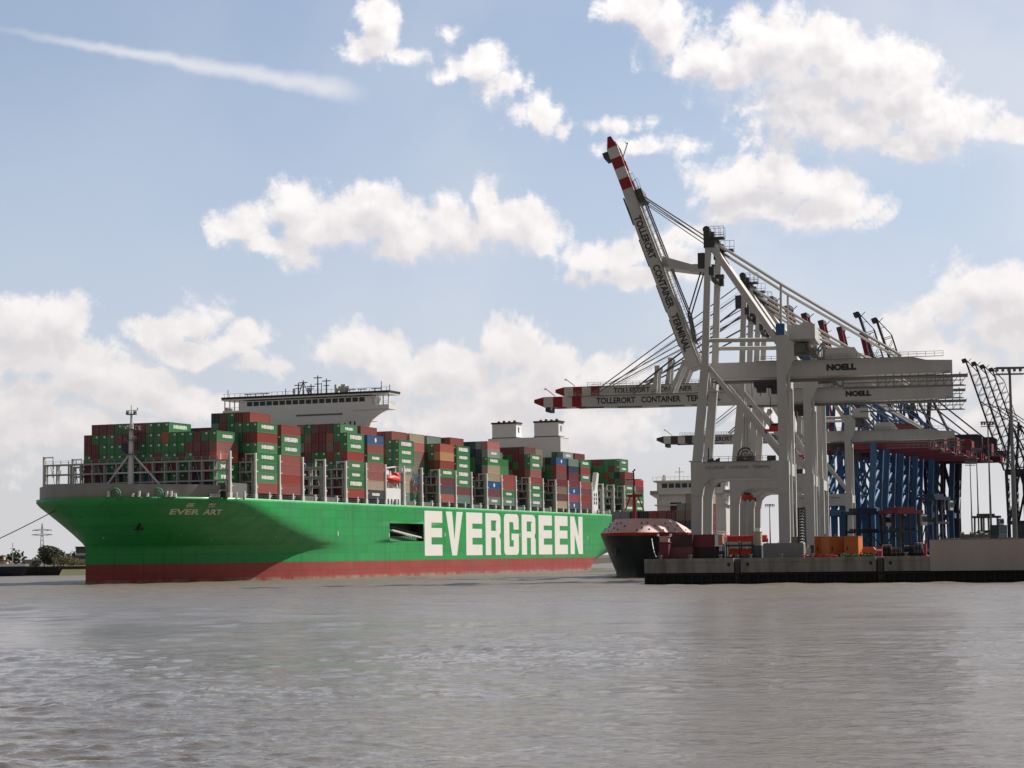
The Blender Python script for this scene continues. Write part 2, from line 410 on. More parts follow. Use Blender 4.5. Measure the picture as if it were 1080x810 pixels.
    L.new(rc.outputs[0], p.inputs['Roughness'])     # wind-ruffled further out
    b1 = bump(.24, .9, .30, None, 1.3, 5, 3.2)
    b2 = bump(1.6, .9, .085, b1, 1.5, 5)
    L.new(b2, p.inputs['Normal'])
    me.materials.append(m)
    tag(obj("water", me), kind='structure')
build_water()

# ------------------------------------------------------------------ shared paints
M = {}
M['steel_grey'] = material("grey_steel_paint", (.17, .17, .165), .6)
M['lashing_grey'] = material("lashing_bridge_grey", (.40, .40, .38), .6, grime=.3)
M['pale_grey'] = material("pale_grey_paint", (.70, .69, .66), .5, grime=.2, streak=True, gscale=.8)
M['white'] = material("white_ship_paint", (.84, .835, .83), .45, grime=.12, streak=True, gscale=.25)
M['dark'] = material("black_paint", (.025, .025, .028), .5)
M['glass'] = material("dark_window_glass", (.02, .025, .03), .08, spec=.7, grime=0)
M['bulwark'] = material("grey_bulwark_paint", (.31, .305, .295), .6, grime=.3, streak=True)
M['letter_white'] = material("white_lettering_paint", (.86, .84, .79), .55, grime=.14, streak=True, gscale=.18, grime_col=(.55, .55, .48))
M['red_paint'] = material("red_paint", (.50, .035, .035), .5)
M['orange_red'] = material("orange_red_paint", (.70, .05, .03), .5)
M['deck_green'] = material("green_deck_paint", (.05, .16, .07), .7)
M['green_rail'] = material("green_fitting_paint", (.10, .30, .14), .6)

def hull_material(name, rgb, worn, rust):
    """plated steel: faint seams, scuffs, runs of rust and dirt that follow gravity"""
    m = bpy.data.materials.new(name); m.use_nodes = True
    N, L = m.node_tree.nodes, m.node_tree.links; p = N['Principled BSDF']
    tc = N.new('ShaderNodeTexCoord')
    def noise(scale, sx, sz, detail=6, rough=.62):
        mp = N.new('ShaderNodeMapping'); mp.inputs['Scale'].default_value = (sx, sx, sz); L.new(tc.outputs['Object'], mp.inputs['Vector'])
        n = N.new('ShaderNodeTexNoise'); n.inputs['Scale'].default_value = scale; n.inputs['Detail'].default_value = detail; n.inputs['Roughness'].default_value = rough
        L.new(mp.outputs[0], n.inputs['Vector']); return n.outputs[0]
    def rng_(x, a, b, c, d):
        r = N.new('ShaderNodeMapRange'); r.inputs[1].default_value, r.inputs[2].default_value, r.inputs[3].default_value, r.inputs[4].default_value = a, b, c, d
        L.new(x, r.inputs[0]); return r.outputs[0]
    def mix(f, a, b):
        n = N.new('ShaderNodeMix'); n.data_type = 'RGBA'; L.new(f, n.inputs[0])
        for k, v in ((6, a), (7, b)):
            if isinstance(v, tuple): n.inputs[k].default_value = (*v, 1)
            else: L.new(v, n.inputs[k])
        return n.outputs[2]
    c = mix(rng_(noise(.05, 1, 1.6), .35, .68, 0, .85), rgb, worn)                       # chalky patches
    c = mix(rng_(noise(.55, 1, .05), .54, .78, 0, .62), c, tuple(v * .45 for v in rgb))  # dirty runs
    c = mix(rng_(noise(.9, 1, .035, 4), .66, .80, 0, .55), c, rust)                     # rust runs
    sep = N.new('ShaderNodeSeparateXYZ'); L.new(tc.outputs['Object'], sep.inputs[0])
    cmb = N.new('ShaderNodeCombineXYZ'); L.new(sep.outputs[0], cmb.inputs[0]); L.new(sep.outputs[2], cmb.inputs[1])
    br = N.new('ShaderNodeTexBrick'); br.inputs['Scale'].default_value = 1; br.inputs['Brick Width'].default_value = 11; br.inputs['Row Height'].default_value = 2.6
    br.inputs['Mortar Size'].default_value = .10; br.inputs['Mortar Smooth'].default_value = .6
    br.inputs['Color1'].default_value = (1, 1, 1, 1); br.inputs['Color2'].default_value = (.82, .82, .82, 1); br.inputs['Mortar'].default_value = (.55, .55, .55, 1)
    L.new(cmb.outputs[0], br.inputs['Vector'])
    mu = N.new('ShaderNodeMix'); mu.data_type = 'RGBA'; mu.blend_type = 'MULTIPLY'; mu.inputs[0].default_value = .75
    L.new(c, mu.inputs[6]); L.new(br.outputs['Color'], mu.inputs[7])
    wl = N.new('ShaderNodeMath'); wl.operation = 'MULTIPLY'; L.new(rng_(sep.outputs[2], .35, 1.1, 1, 0), wl.inputs[0]); L.new(rng_(noise(.25, 1, .3), .38, .62, 0, .75), wl.inputs[1])
    L.new(mix(wl.outputs[0], mu.outputs[2], (.42, .34, .28)), p.inputs['Base Color'])   # scum left at the waterline
    L.new(rng_(noise(.3, 1, .4), .3, .7, .34, .58), p.inputs['Roughness']); p.inputs['Specular IOR Level'].default_value = .4
    b = N.new('ShaderNodeBump'); b.inputs['Strength'].default_value = .25; b.inputs['Distance'].default_value = .05
    L.new(noise(.22, 1, 1, 3), b.inputs['Height']); L.new(b.outputs[0], p.inputs['Normal'])
    return m
M['hull_green'] = hull_material("ship_hull_green", (.022, .37, .082), (.050, .325, .125), (.17, .13, .06))
M['boot_red'] = hull_material("antifouling_red", (.40, .060, .052), (.34, .085, .075), (.12, .05, .04))

# ------------------------------------------------------------------ the big ship.  Built along s (metres aft of the front lashing bridge), p (to port), z (up)
TH = R(21.18)
SX, SY, HALF, BAY, DECK, BOOT = -78.0, 563.2, 30.75, 14.635, 23.2, 5.1
SHIP_LOC = Vector((SX - HALF * math.cos(TH), SY + HALF * math.sin(TH), 0))
SHIP_ROT = R(90) - TH
ship = empty("container_ship", SHIP_LOC, SHIP_ROT,
             "huge green container ship with white block letters along its red bottomed hull", "container ship")
SHIP_MAT = Matrix.Translation(SHIP_LOC) @ Matrix.Rotation(SHIP_ROT, 4, 'Z')
def SP(s, p, z): return (s, -p, z)         # ship coordinates to the ship's own axes

def smooth01(t): t = min(1, max(0, t)); return t * t * (3 - 2 * t)
STEM_S, STERN_S = -25.0, 372.0
def bow_par(z):
    t = min(1, max(0, (z - 9.5) / 12.5))
    ss = STEM_S - 4.0 * t ** 1.2
    sf = 76 - 62 * t ** .85
    a = 2.0
    b = 1.0 - .5 * t ** .8
    return ss, sf, a, b
def bow_half(s, z):
    ss, sf, a, b = bow_par(z)
    if s >= sf: return HALF
    q = (sf - s) / (sf - ss)
    return HALF * max(0.0, 1 - min(1, q) ** a) ** b
def stern_end(z): return 327 + (STERN_S - 327) * smooth01((z - .2) / 11.5)
def stern_half(s, z):
    e = stern_end(z); s0 = 300.0
    if s <= s0: return HALF
    eb = 29.3 * min(1, max(0, (z - .3) / 11.5)) ** .75
    q = (s - s0) / (e - s0)
    return eb + (HALF - eb) * (1 - q ** 2.4)
def hull_half(s, z): return bow_half(s, z) if s < 200 else stern_half(s, z)

NICHE = (104.5, 131.8, 11.4, 17.2)       # opening in the port side for the boarding stairs: s0, s1, z0, z1
def build_hull():
    zs = [-2.0, 0.0, 2.2, 4.2, BOOT, 7.5, 9.5, 10.5, NICHE[2], 12.6, 14.0, 15.5, NICHE[3], 18.6, 20.0, 21.2, 22.3, DECK]
    NB, NS = 46, 22
    mids = [90, NICHE[0], 118, NICHE[1], 150, 175, 200, 225, 250, 275, 300]
    mb = MB(); rows = []
    for z in zs:
        ss, sf, a, b = bow_par(z); r = []
        for k in range(NB + 1):
            q = k / NB; s = ss + (80 - ss) * (q ** 2.0)
            r.append((s, bow_half(s, z)))
        r += [(s, HALF) for s in mids]
        e = stern_end(z)
        for k in range(1, NS + 1):
            s = 300 + (e - 300) * (1 - (1 - k / NS) ** 1.5); r.append((s, stern_half(s, z)))
        rows.append(r)
    n = len(rows[0])
    for side in (1, -1):
        base = len(mb.v)
        for z, r in zip(zs, rows): mb.v += [SP(s, side * p, z) for s, p in r]
        for j in range(len(zs) - 1):
            for i in range(n - 1):
                s0, s1 = rows[j][i][0], rows[j][i + 1][0]
                if side == 1 and s0 >= NICHE[0] - .1 and s1 <= NICHE[1] + .1 and zs[j] >= NICHE[2] - .1 and zs[j + 1] <= NICHE[3] + .1: continue
                a = base + j * n + i
                mb.f.append((a, a + 1, a + n + 1, a + n)); mb.m.append(1 if zs[j + 1] <= BOOT + .01 else 0)
    # transom
    for j in range(len(zs) - 1):
        a, b = j * n + n - 1, (j + 1) * n + n - 1; o = len(zs) * n
        mb.f.append((a, a + o, b + o, b)); mb.m.append(1 if zs[j + 1] <= BOOT + .01 else 0)
    # deck
    top = (len(zs) - 1) * n; o = len(zs) * n
    for i in range(n - 1):
        mb.f.append((top + i, top + i + 1, top + i + 1 + o, top + i + o)); mb.m.append(2)
    # niche walls
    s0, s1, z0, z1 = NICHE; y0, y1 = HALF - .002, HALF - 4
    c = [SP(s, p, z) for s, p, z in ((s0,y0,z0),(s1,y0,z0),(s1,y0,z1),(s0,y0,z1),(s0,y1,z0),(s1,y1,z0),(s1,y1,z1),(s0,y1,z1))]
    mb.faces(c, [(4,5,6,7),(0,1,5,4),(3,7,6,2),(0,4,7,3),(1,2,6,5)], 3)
    me = mb.mesh("hull", [M['hull_green'], M['boot_red'], M['deck_green'], M['dark']], recalc=False)
    import bmesh
    b = bmesh.new(); b.from_mesh(me); bmesh.ops.remove_doubles(b, verts=b.verts, dist=.01)
    bmesh.ops.recalc_face_normals(b, faces=b.faces); b.to_mesh(me); b.free()
    for p in me.polygons: p.use_smooth = p.material_index < 2 and abs(p.normal.z) < .9 and abs(p.normal.x) < .985
    h = obj("hull", me, ship)
    return h
hull = build_hull()

def block_letters(word):
    """heavy block capitals as convex pieces on a unit square"""
    def rect(x0, y0, x1, y1): return [(x0, y0), (x1, y0), (x1, y1), (x0, y1)]
    G = {
     'E': [rect(0,0,.38,1), rect(.38,.74,1,1), rect(.38,.41,.98,.62), rect(.38,0,1,.25)],
     'V': [[(0,1),(.36,0),(.5,0),(.5,.36),(.37,1)], [(1,1),(.63,1),(.5,.36),(.5,0),(.64,0)]],
     'N': [rect(0,0,.34,1), rect(.66,0,1,1), [(.34,1),(.34,.52),(.66,0),(.66,.48)]],
     'R': [rect(0,0,.36,1), rect(.36,.83,.72,1), rect(.36,.42,.72,.58), [(.72,1),(.72,.83),(.68,.78),(.98,.78),(.98,.90),(.90,.98)],
           rect(.66,.60,.98,.78), [(.66,.60),(.72,.58),(.72,.42),(.90,.47),(.98,.55),(.98,.60)],
           [(.64,.42),(.64,0),(1,0),(1,.03),(.98,.06),(.98,.36),(.90,.47),(.72,.42)]],
     'G': [rect(0,.12,.36,.88), [(0,.88),(.36,.88),(.36,.80),(.40,.80),(.5,.80),(.5,1),(.12,1),(.03,.96)],
           [(0,.12),(.03,.04),(.12,0),(.5,0),(.5,.2),(.36,.2),(.36,.12)],
           [(.5,1),(.5,.80),(.62,.80),(.64,.72),(1,.72),(1,.88),(.97,.96),(.88,1)], rect(.64,.62,1,.72),
           [(.5,0),(.88,0),(.97,.04),(1,.12),(1,.2),(.5,.2)], rect(.64,.2,1,.36), rect(.5,.36,1,.52)],
    }
    return [G[c] for c in word]

def side_lettering():
    mb = MB(); s0, s1, z0, z1 = 132.6, 294.0, 6.5, 21.7
    word = block_letters("EVERGREEN"); n = len(word); pitch = (s1 - s0) / (n - .17); w = pitch * .83
    for k, pieces in enumerate(word):
        a = s0 + k * pitch
        for pc in pieces:
            mb.poly([SP(a + x * w, HALF + .04, z0 + y * (z1 - z0)) for x, y in pc])
    mb.build("side_lettering", M['letter_white'], ship, recalc=False)
side_lettering()

def on_hull(s, z, off=.12): return SP(s, hull_half(s, z) + off, z)
def bow_lettering():
    mat = material("weathered_white_lettering", (.72, .76, .70), .6, grime=.2)
    mb = MB()
    def word(txt, s0, s1, z0, z1, slant, bold):
        vs_, fs, w = text_shape(txt, bold)
        mb.faces([on_hull(s0 + (x / w) * (s1 - s0) + slant * y, z0 + y * (z1 - z0)) for x, y in vs_], fs)
    word("EVER", BOWT[0], BOWT[1], BOWT[4], BOWT[5], -1.2, .035); word("ART", BOWT[2], BOWT[3], BOWT[4], BOWT[5], -1.2, .035)
    mb.build("bow_lettering", mat, ship, recalc=False)
    for s in (BOWC[0], BOWC[1]):                       # the two brush characters above the name
        mb = MB()
        word("\u9577" if s == BOWC[0] else "\u85dd", s, s + 2.5, BOWC[2], BOWC[3], -.8, .02)
        mb.build("bow_character", mat, ship, recalc=False)
BOWT = (-13.25, -5.2, -4.1, 2.0, 18.5, 20.0); BOWC = (-11.5, -4.9, 20.4, 21.6)
bow_lettering()

def bow_fittings():
    # grey bulwark that closes the foredeck, set a little in from the deck edge
    mb = MB(); pts = []
    ss, sf, a, b = bow_par(DECK)
    for k in range(41):
        q = (k / 40) ** 2; s = ss + .9 + (-1.2 - ss - .9) * q; pts.append((s, max(.0, bow_half(s - .6, DECK) - .7)))
    loop = [(s, p) for s, p in reversed(pts)] + [(s, -p) for s, p in pts[1:]]
    for (s0, p0), (s1, p1) in zip(loop, loop[1:]):
        mb.poly([SP(s0,p0,DECK), SP(s1,p1,DECK), SP(s1,p1,DECK+3.5), SP(s0,p0,DECK+3.5)])
        mb.poly([SP(s0,p0,DECK+3.5), SP(s1,p1,DECK+3.5), SP(s1+.25,p1*.992,DECK+3.5), SP(s0+.25,p0*.992,DECK+3.5)])
    # raised foredeck and its aft wall
    mb.poly([SP(s, p * .99, DECK + 2.6) for s, p in loop])
    (s0, p0), (s1, p1) = loop[0], loop[-1]
    mb.poly([SP(s0,p0,DECK), SP(s1,p1,DECK), SP(s1,p1,DECK+3.5), SP(s0,p0,DECK+3.5)])
    mb.build("bulwark", M['bulwark'], ship, recalc=False)
    # mooring rings and posts at the foot of the bulwark
    for sdeg in (-26.5, -19.5):
        q = MB(); p = bow_half(sdeg, DECK) + .15
        q.ring(SP(sdeg, p - .3, DECK + .8), 1.5, .22, 'x'); q.ring(SP(sdeg, p - .3, DECK + .8), .9, .12, 'x'); q.build("mooring_ring", M['green_rail'], ship)
    for sp in (-27.2, -24, -23, -21.5, -17.5, -16.5, -15.5, -5.2, -4.4, -3.5, -2.6, 0.8, 4.5):
        p = bow_half(sp, DECK) - .25; q = MB()
        q.box(sp-.25, sp+.25, -p-.3, -p+.3, DECK, DECK + (1.6 if int(sp * 7) % 3 else 1.0)); q.box(sp-.6, sp+.6, -p-.2, -p+.2, DECK, DECK+.35)
        q.build("mooring_bitt", M['pale_grey'], ship)
    # anchor in its pocket
    q = MB(); s, z = -15.5, 14.6; p = bow_half(s, z)
    q.box(s-1.6, s+1.6, -p-.35, -p+1.5, z-.2, z+.7); q.box(s-.3, s+.3, -p-.5, -p+1, z, z+3.2); q.beam(SP(s-1.5,p+.3,z), SP(s-2.1,p+.9,z+1.4), .5); q.beam(SP(s+1.5,p+.3,z), SP(s+2.1,p+.9,z+1.4), .5)
    q.build("anchor", M['dark'], ship)
    # foremast
    q = MB(); s = -2.2
    q.tube(SP(s,0,DECK+3.2), SP(s,0,DECK+21.2), .85, 10, r2=.62); q.tube(SP(s,0,DECK+21.2), SP(s,0,DECK+24.9), .4, 8, r2=.25)
    q.tube(SP(s,0,DECK+24.9), SP(s,0,DECK+26.6), .12, 6)
    m = q.build("foremast", M['pale_grey'], ship)
    for z, w in ((DECK+12.6, 2.4), (DECK+16.6, 1.5), (DECK+19.6, 2.2), (DECK+23.9, 1.2)):
        q = MB(); q.box(s-w*.7, s+w*.7, -w, w, z, z+.25)
        for k in (-1, 1):
            q.beam(SP(s-w*.7,k*w,z+1.1), SP(s+w*.7,k*w,z+1.1), .1); q.beam(SP(s-w*.7,k*w,z), SP(s-w*.7,k*w,z+1.1), .1); q.beam(SP(s+w*.7,k*w,z), SP(s+w*.7,k*w,z+1.1), .1)
            q.box(s-.3, s+.3, k*w-.35, k*w+.35, z+.25, z+1.0)
        q.build("mast_platform", M['steel_grey'], m)
    q = MB(); q.beam(SP(s,-1.6,DECK+25.2), SP(s,2.0,DECK+25.2), .14); q.tube(SP(s,2.0,DECK+25.2), SP(s,2.0,DECK+25.9), .13)
    q.build("mast_crossbar", M['steel_grey'], m)
    for k in (-1, 1):
        q = MB(); q.tube(SP(s, k*.8, DECK+12.5), SP(s+1, k*9.5, DECK+3.2), .28, 6); q.build("mast_stay", M['pale_grey'], m)
    q = MB(); q.beam(SP(s,-5.6,DECK+7.6), SP(s,5.6,DECK+7.6), .3); q.build("mast_stay", M['pale_grey'], m)
    # small pale posts along the side deck
    for n in range(25):
        s = n * BAY + BAY * .55; q = MB()
        q.box(s-.28, s+.28, -HALF+.1, -HALF+.7, DECK, DECK+2.0); q.beam(SP(s+.2,HALF-.4,DECK+.2), SP(s+1.6,HALF-.4,DECK+1.2), .3)
        q.build("deck_vent", M['pale_grey'], ship)
    q = MB()
    for n in range(25):
        a, b_ = n * BAY + 1.2, (n + 1) * BAY - 1.2
        for z in (.55, 1.1): q.beam(SP(a,HALF-.15,DECK+z), SP(b_,HALF-.15,DECK+z), .06)
        for k in range(7):
            s = a + (b_ - a) * k / 6; q.beam(SP(s,HALF-.15,DECK), SP(s,HALF-.15,DECK+1.1), .06)
    q.build("deck_railing", M['steel_grey'], ship)
    for n in range(25):                                  # hatch covers the stacks stand on
        s = n * BAY + 1.15
        if n in (7, 21): continue
        q = MB(); q.box(s, s + 12.3, -HALF + 1.6, HALF - 1.6, DECK - .2, DECK + 1.5 if n else DECK + 4.2)
        q.build("hatch_cover", M['steel_grey'], ship)
    # small white marks and fairleads on the plating
    for s, z in ((31, 12.5), (66.5, 12.9), (104, 12.7), (-3.5, 13), (8, 11.5), (-22, 12.2), (150, 13), (222, 13.2), (245, 13), (300, 12.5)):
        q = MB(); q.box(s-.22, s+.22, -hull_half(s, z)-.1, -hull_half(s, z)+.3, z, z+1.3)
        q.build("hull_mark", M['letter_white'], ship)
bow_fittings()

def boarding_stairs():
    s0, s1, z0, z1 = NICHE; p = HALF - .6
    q = MB()
    q.beam(SP(s0+3, p, 15.0), SP(s1-.2, p, 12.6), .35, .5); q.beam(SP(s0+3, p-1.4, 15.0), SP(s1-.2, p-1.4, 12.6), .35, .5)
    for k in range(16):
        t = k / 15; q.box(s0+3+t*(s1-s0-3.6), s0+3.6+t*(s1-s0-3.6), -p, -p+1.4, 15.0-t*2.4, 15.12-t*2.4)
    st = q.build("boarding_stairs", M['pale_grey'], ship)
    q = MB()
    for k in range(12):
        t = k / 11; s = s0 + 3 + t * (s1 - s0 - 3.4); z = 15.1 - t * 2.4; q.beam(SP(s,p-1.3,z), SP(s,p-1.3,z+1.2), .08)
    q.beam(SP(s0+3,p-1.3,16.3), SP(s1-.3,p-1.3,13.9), .1); q.box(s0+.3, s0+3.2, -p-.3, -p+2, 14.8, 15.1)
    q.build("stair_rail", M['green_rail'], st)
    q = MB(); q.box(s0+1, s1-1, -HALF+1.5, -HALF+3.4, z0, z0+1.6); q.build("niche_sill", M['green_rail'], st)
boarding_stairs()

# lashing bridges: one transverse frame at each bay
def lashing_bridges():
    f = MB(); zt = DECK + 12.6
    ys = [(-29.6 + k * 2.55 * 1.5475) for k in range(16)]
    for x in (-.55, .55):
        for y in ys: f.box(x-.16, x+.16, y-.2, y+.2, DECK, zt-2.2)
        for z in (DECK+1.9, DECK+4.6, DECK+7.4, DECK+10.2): f.box(x-.2, x+.2, -29.8, 29.8, z, z+.42)
    for z in (DECK+4.95, DECK+7.75, DECK+10.55): f.box(-.7, .7, -29.7, 29.7, z, z+.12)
    for y in ys[::2]: f.beam((0, y, DECK+1), (0, y+2.5, DECK+10), .14)
    for k in range(24):
        y = -29.3 + k * 2.55
        f.box(-.72, -.6, y-.1, y+.1, DECK+7.8, DECK+8.9); f.box(-.72, -.6, y-.1, y+.1, DECK+10.6, DECK+11.6)
    for z in (DECK+11.1, DECK+11.6): f.box(-.76, -.7, -29.7, 29.7, z, z+.06)
    fm = f.mesh("lashing_bridge", M['lashing_grey'])
    ems = []
    for y in (-HALF+.45, HALF-.45):
        sg = 1 if y > 0 else -1; e = MB()
        e.box(-.34, .34, y-.3, y+.3, DECK, zt + .4)
        e.box(-.75, .75, y-.4, y+.4, DECK, DECK + 1.4)
        e.box(-.45, .45, y-.36, y+.36, DECK+1.4, DECK + 4.4)
        for z in (DECK+3.2, DECK+7.6, DECK+10.9): e.box(.3, 1.2, y-.3, y+.3, z, z+.3)
        for z in (DECK+7.6, DECK+10.4, zt): e.box(-.3, .3, y - sg*3.0 - .2, y, z, z+.3)
        e.box(-.2, .2, y - sg*3.15, y - sg*2.9, DECK+7, zt+.4)
        ems.append(e.mesh("end_post", M['pale_grey']))
    for n in range(26):
        o = obj("lashing_bridge", fm, ship); o.location = (n * BAY, 0, 0)
        for em in ems: obj("end_post", em, o)
lashing_bridges()

def deckhouse():
    d = MB(); s0, s1 = 105.0, 116.5; zr = 60.2; zf = 55.9
    body = 19.2
    d.box(s0, s1, -body, body, DECK, 51.0)                   # lower tower
    d.box(s0+.5, s1+3.5, -body+3.5, body-3.5, DECK, 47.0)
    # bridge deck with wings: outline in (athwart, z), curved brackets under each wing
    pts = [(-HALF, 54.4), (-HALF, zf)] + [(HALF, zf), (HALF, 54.4)]
    curve = [(HALF - 12.0 * t, 54.4 - 8.2 * t ** 1.7) for t in [k / 10 for k in range(1, 11)]]
    out = pts + curve + [(body - .4, 44.0), (-body + .4, 44.0)] + [(-y, z) for y, z in reversed(curve)]
    d.prism(out, 'x', s0 - .35, s0 + 2.2)
    d.box(s0 + 2.2, s1 - 1, -22, 22, 51.0, zf)
    d.box(s0 + 2.2, s0 + 6, -HALF, HALF, 54.4, 54.9)
    h = d.build("deckhouse", M['white'], ship)
    # wheelhouse: windows in a long dark band, roof with dark edge
    w = MB(); w.box(s0 + .25, s0 + 7, -24.5, 24.5, zf, 58.9); wh = w.build("wheelhouse", M['white'], h)
    g = MB()
    n = 18
    for k in range(n):
        y = -22 + k * 44 / n
        g.box(s0 + .17, s0 + .3, y + .25, y + 44 / n - .25, 57.2, 58.6)
    g.build("window_band", M['glass'], h)
    r = MB(); r.box(s0 - .7, s0 + 8, -HALF-.2, HALF+.2, zr-.9, zr-.45); r.build("roof", M['white'], h)
    r = MB(); r.box(s0 - .8, s0 + 8.1, -HALF-.3, HALF+.3, zr-.45, zr+.25); r.build("roof_edge", M['dark'], h)
    r = MB()
    for k in (-1, 1):
        for y in (24.8, 26.6, 28.4, 30.3): r.box(s0 + .2, s0 + .5, k*y-.14, k*y+.14, zf, zr-.9)
        for z in (zf+.5, zf+1.1): r.box(s0 + .2, s0 + .3, min(k*24.5, k*30.4), max(k*24.5, k*30.4), z, z+.1)
        r.box(s0 - .5, s0 - .3, min(k*18, k*30.9), max(k*18, k*30.9), 54.2, 54.6)
        r.box(s0 + .2, s0+5.6, k*30.3-.1, k*30.3+.1, zf, zf+1.2)
    r.build("wing_railing", M['pale_grey'], h)
    r = MB(); r.box(s0-.5, s0-.37, -14, 3, 53.1, 53.6); r.build("wall_ledge", M['steel_grey'], h)
    # ports
    for y in (-19.5, -15.9, -10, -7.8, 1, 3.1, 8.4, 10.4, 14.8, 16.8, 22.0):
        if abs(y) > 18.7: y = 18.4 if y > 0 else -17.8
        q = MB(); q.box(s0 - .42, s0 - .34, -y-.28, -y+.28, 49.4, 50.3 if abs(y) < 15 else 50.8); q.build("porthole", M['glass'], h)
    q = MB(); q.box(s0 + 5.5, s0 + 6.6, -body-.06, -body+.2, 46.2, 48.4); q.build("porthole", M['glass'], h)
    # aerials on the roof
    q = MB(); z = zr + .25
    for y in (-30, -8.2, 5.2, 30, 27): q.tube(SP(s0+2, y, z), SP(s0+2, y, z+random.uniform(1.8, 4.6)), .14, 5)
    for a in (-22, -19, -16, 16, 20, 25): q.box(s0+1, s0+1.2, -a-2.2, -a+1.2, z+.7, z+1.0); q.box(s0+1, s0+1.2, -a-.1, -a+.1, z, z+1)
    for y in range(-30, 31, 2): q.box(s0-.6, s0-.5, y-.05, y+.05, z, z+1.1)
    q.box(s0-.6, s0-.5, -30.5, 30.5, z+1.05, z+1.13)
    q.build("roof_aerial", M['steel_grey'], h)
    q = MB(); y0 = -3.0
    for y, hgt in ((-4.4, 4.2), (-2.6, 5.0), (2.8, 6.4), (6.0, 5.2), (0.3, 3.6)):
        q.tube(SP(s0+4, y, z), SP(s0+4, y, z+hgt), .32, 6, r2=.18)
        q.beam(SP(s0+4, y-1.5, z+hgt-.8), SP(s0+4, y+1.5, z+hgt-.8), .3)
        q.beam(SP(s0+4, y-1.1, z+hgt*.55), SP(s0+4, y+1.1, z+hgt*.55), .25)
    q.beam(SP(s0+4, -4.4, z), SP(s0+4, -2.6, z+4.6), .2); q.beam(SP(s0+4, -.6, z), SP(s0+4, -2.6, z+4.6), .2)
    q.build("radar_mast", M['steel_grey'], h)
    for y, rr in ((-.6, .8), (13.8, .9), (11.2, 1.1), (-6, .6)): q = MB(); q.tube(SP(s0+4, y, z), SP(s0+4, y, z+1.0), .25); q.tube(SP(s0+4, y, z+.9), SP(s0+4, y, z+2.4), rr, 10, r2=rr*.7); q.build("radar_dome", M['pale_grey'], h)
    for y in (12.2, 13.0, 9.8): q = MB(); q.box(s0+3, s0+4.6, -y-.35, -y+.35, z, z+3.0); q.build("roof_locker", M['pale_grey'], h)
deckhouse()

FUN = (308.6, 319.2, 16.4)
def funnel():
    s0, s1, w = FUN
    d = MB(); d.box(s0, s1, -w, w, DECK, 56.0); d.box(s0 - .1, s1 + .1, -w - .1, w + .1, 55.6, 55.95)
    c = d.build("funnel_casing", M['white'], ship)
    for y in (-9.3, 9.9):
        f = MB(); a, b = y - 5.5, y + 5.5
        f.prism([(-b + .5, 56.0), (-b, 56.5), (-b, 62.2), (-a, 62.2), (-a, 56.5), (-a - .5, 56.0)], 'x', s0 + .6, s1 - 3.6)
        o = f.build("funnel", M['white'], c)
        t = MB(); t.box(s0 + .3, s1 - 3.3, -b - .35, -a + .35, 62.2, 62.9); t.box(s0 + .5, s1 - 3.5, -b - .2, -a + .2, 55.97, 56.4); t.build("funnel_cap", M['dark'], o)
        t = MB()
        for k in range(4): t.tube(SP(s0 + 4, a + 1.8 + k * 2.4, 62.9), SP(s0 + 4, a + 1.8 + k * 2.4, 63.6 + .2 * (k % 2)), .62, 8)
        t.build("exhaust_pipe", M['steel_grey'], o)
        t = MB(); t.box(s0 + 3, s0 + 4.2, -b - .06, -b + .2, 58.4, 60.8); t.build("louvre", M['dark'], o)
funnel()

def lifeboat_station():
    s0 = 7 * BAY + 1.5
    w = MB(); w.box(s0, s0 + 11.2, -HALF + .8, -HALF + 5, DECK, DECK + 5.4); w.box(s0 + .5, s0 + 4.6, -HALF + 2, -HALF + 5, 33.0, 35.0)
    w.box(s0 + 10.4, s0 + 18.5, -HALF + 3.6, -HALF + 6, DECK, DECK + 10); 
    st = w.build("boat_platform", M['white'], ship)
    for k in range(4): d = MB(); d.box(s0 + 1 + k * 2.6, s0 + 1.9 + k * 2.6, -HALF + .74, -HALF + .85, DECK + .1, DECK + 1.9); d.build("platform_opening", M['dark'], st)
    for k in range(5): d = MB(); d.box(s0 + 13, s0 + 17, -HALF + 3.5, -HALF + 3.62, DECK + 1.2 + k * 1.8, DECK + 1.9 + k * 1.8); d.build("platform_opening", M['dark'], st)
    q = MB()
    for s in (s0 + 2.5, s0 + 6.5):
        q.beam(SP(s, HALF - 1.4, DECK + 5.4), SP(s + 1.4, HALF - 1.2, DECK + 11), .5); q.beam(SP(s + 3.4, HALF - 1.4, DECK + 5.4), SP(s + 1.4, HALF - 1.2, DECK + 11), .4)
    q.beam(SP(s0 + 2, HALF - 1.8, DECK + 12), SP(s0 + 9, HALF - 1.8, DECK + 12.6), .4)
    q.build("davit", M['white'], st)
lifeboat_station()
def lifeboat():
    s0 = 7 * BAY + 1.5; q = MB()
    n = 14; prof = []
    for k in range(n + 1):
        t = -1 + 2 * k / n; r = (1 - abs(t) ** 2.6) ** .55; prof.append((s0 + 6.0 + t * 5.0, max(.08, r)))
    m = 10; base = 0
    for s, r in prof:
        for j in range(m):
            a = 2 * math.pi * j / m; q.v.append(SP(s, HALF - 1.2 + 1.55 * r * math.cos(a), DECK + 8.3 + (1.5 if math.sin(a) > 0 else 1.3) * r * math.sin(a)))
    for i in range(n):
        for j in range(m):
            q.f.append((i*m + j, i*m + (j+1) % m, (i+1)*m + (j+1) % m, (i+1)*m + j)); q.m.append(0)
    q.box(s0 + 7.2, s0 + 9.4, -HALF + .4, -HALF + 2.0, DECK + 9.2, DECK + 10.6)
    me = q.mesh("lifeboat", M['orange_red'], smooth=True)
    o = obj("lifeboat", me); o.matrix_world = SHIP_MAT
    tag(o, "bright red lifeboat hanging in white davits on the ship's side", "lifeboat")
lifeboat()
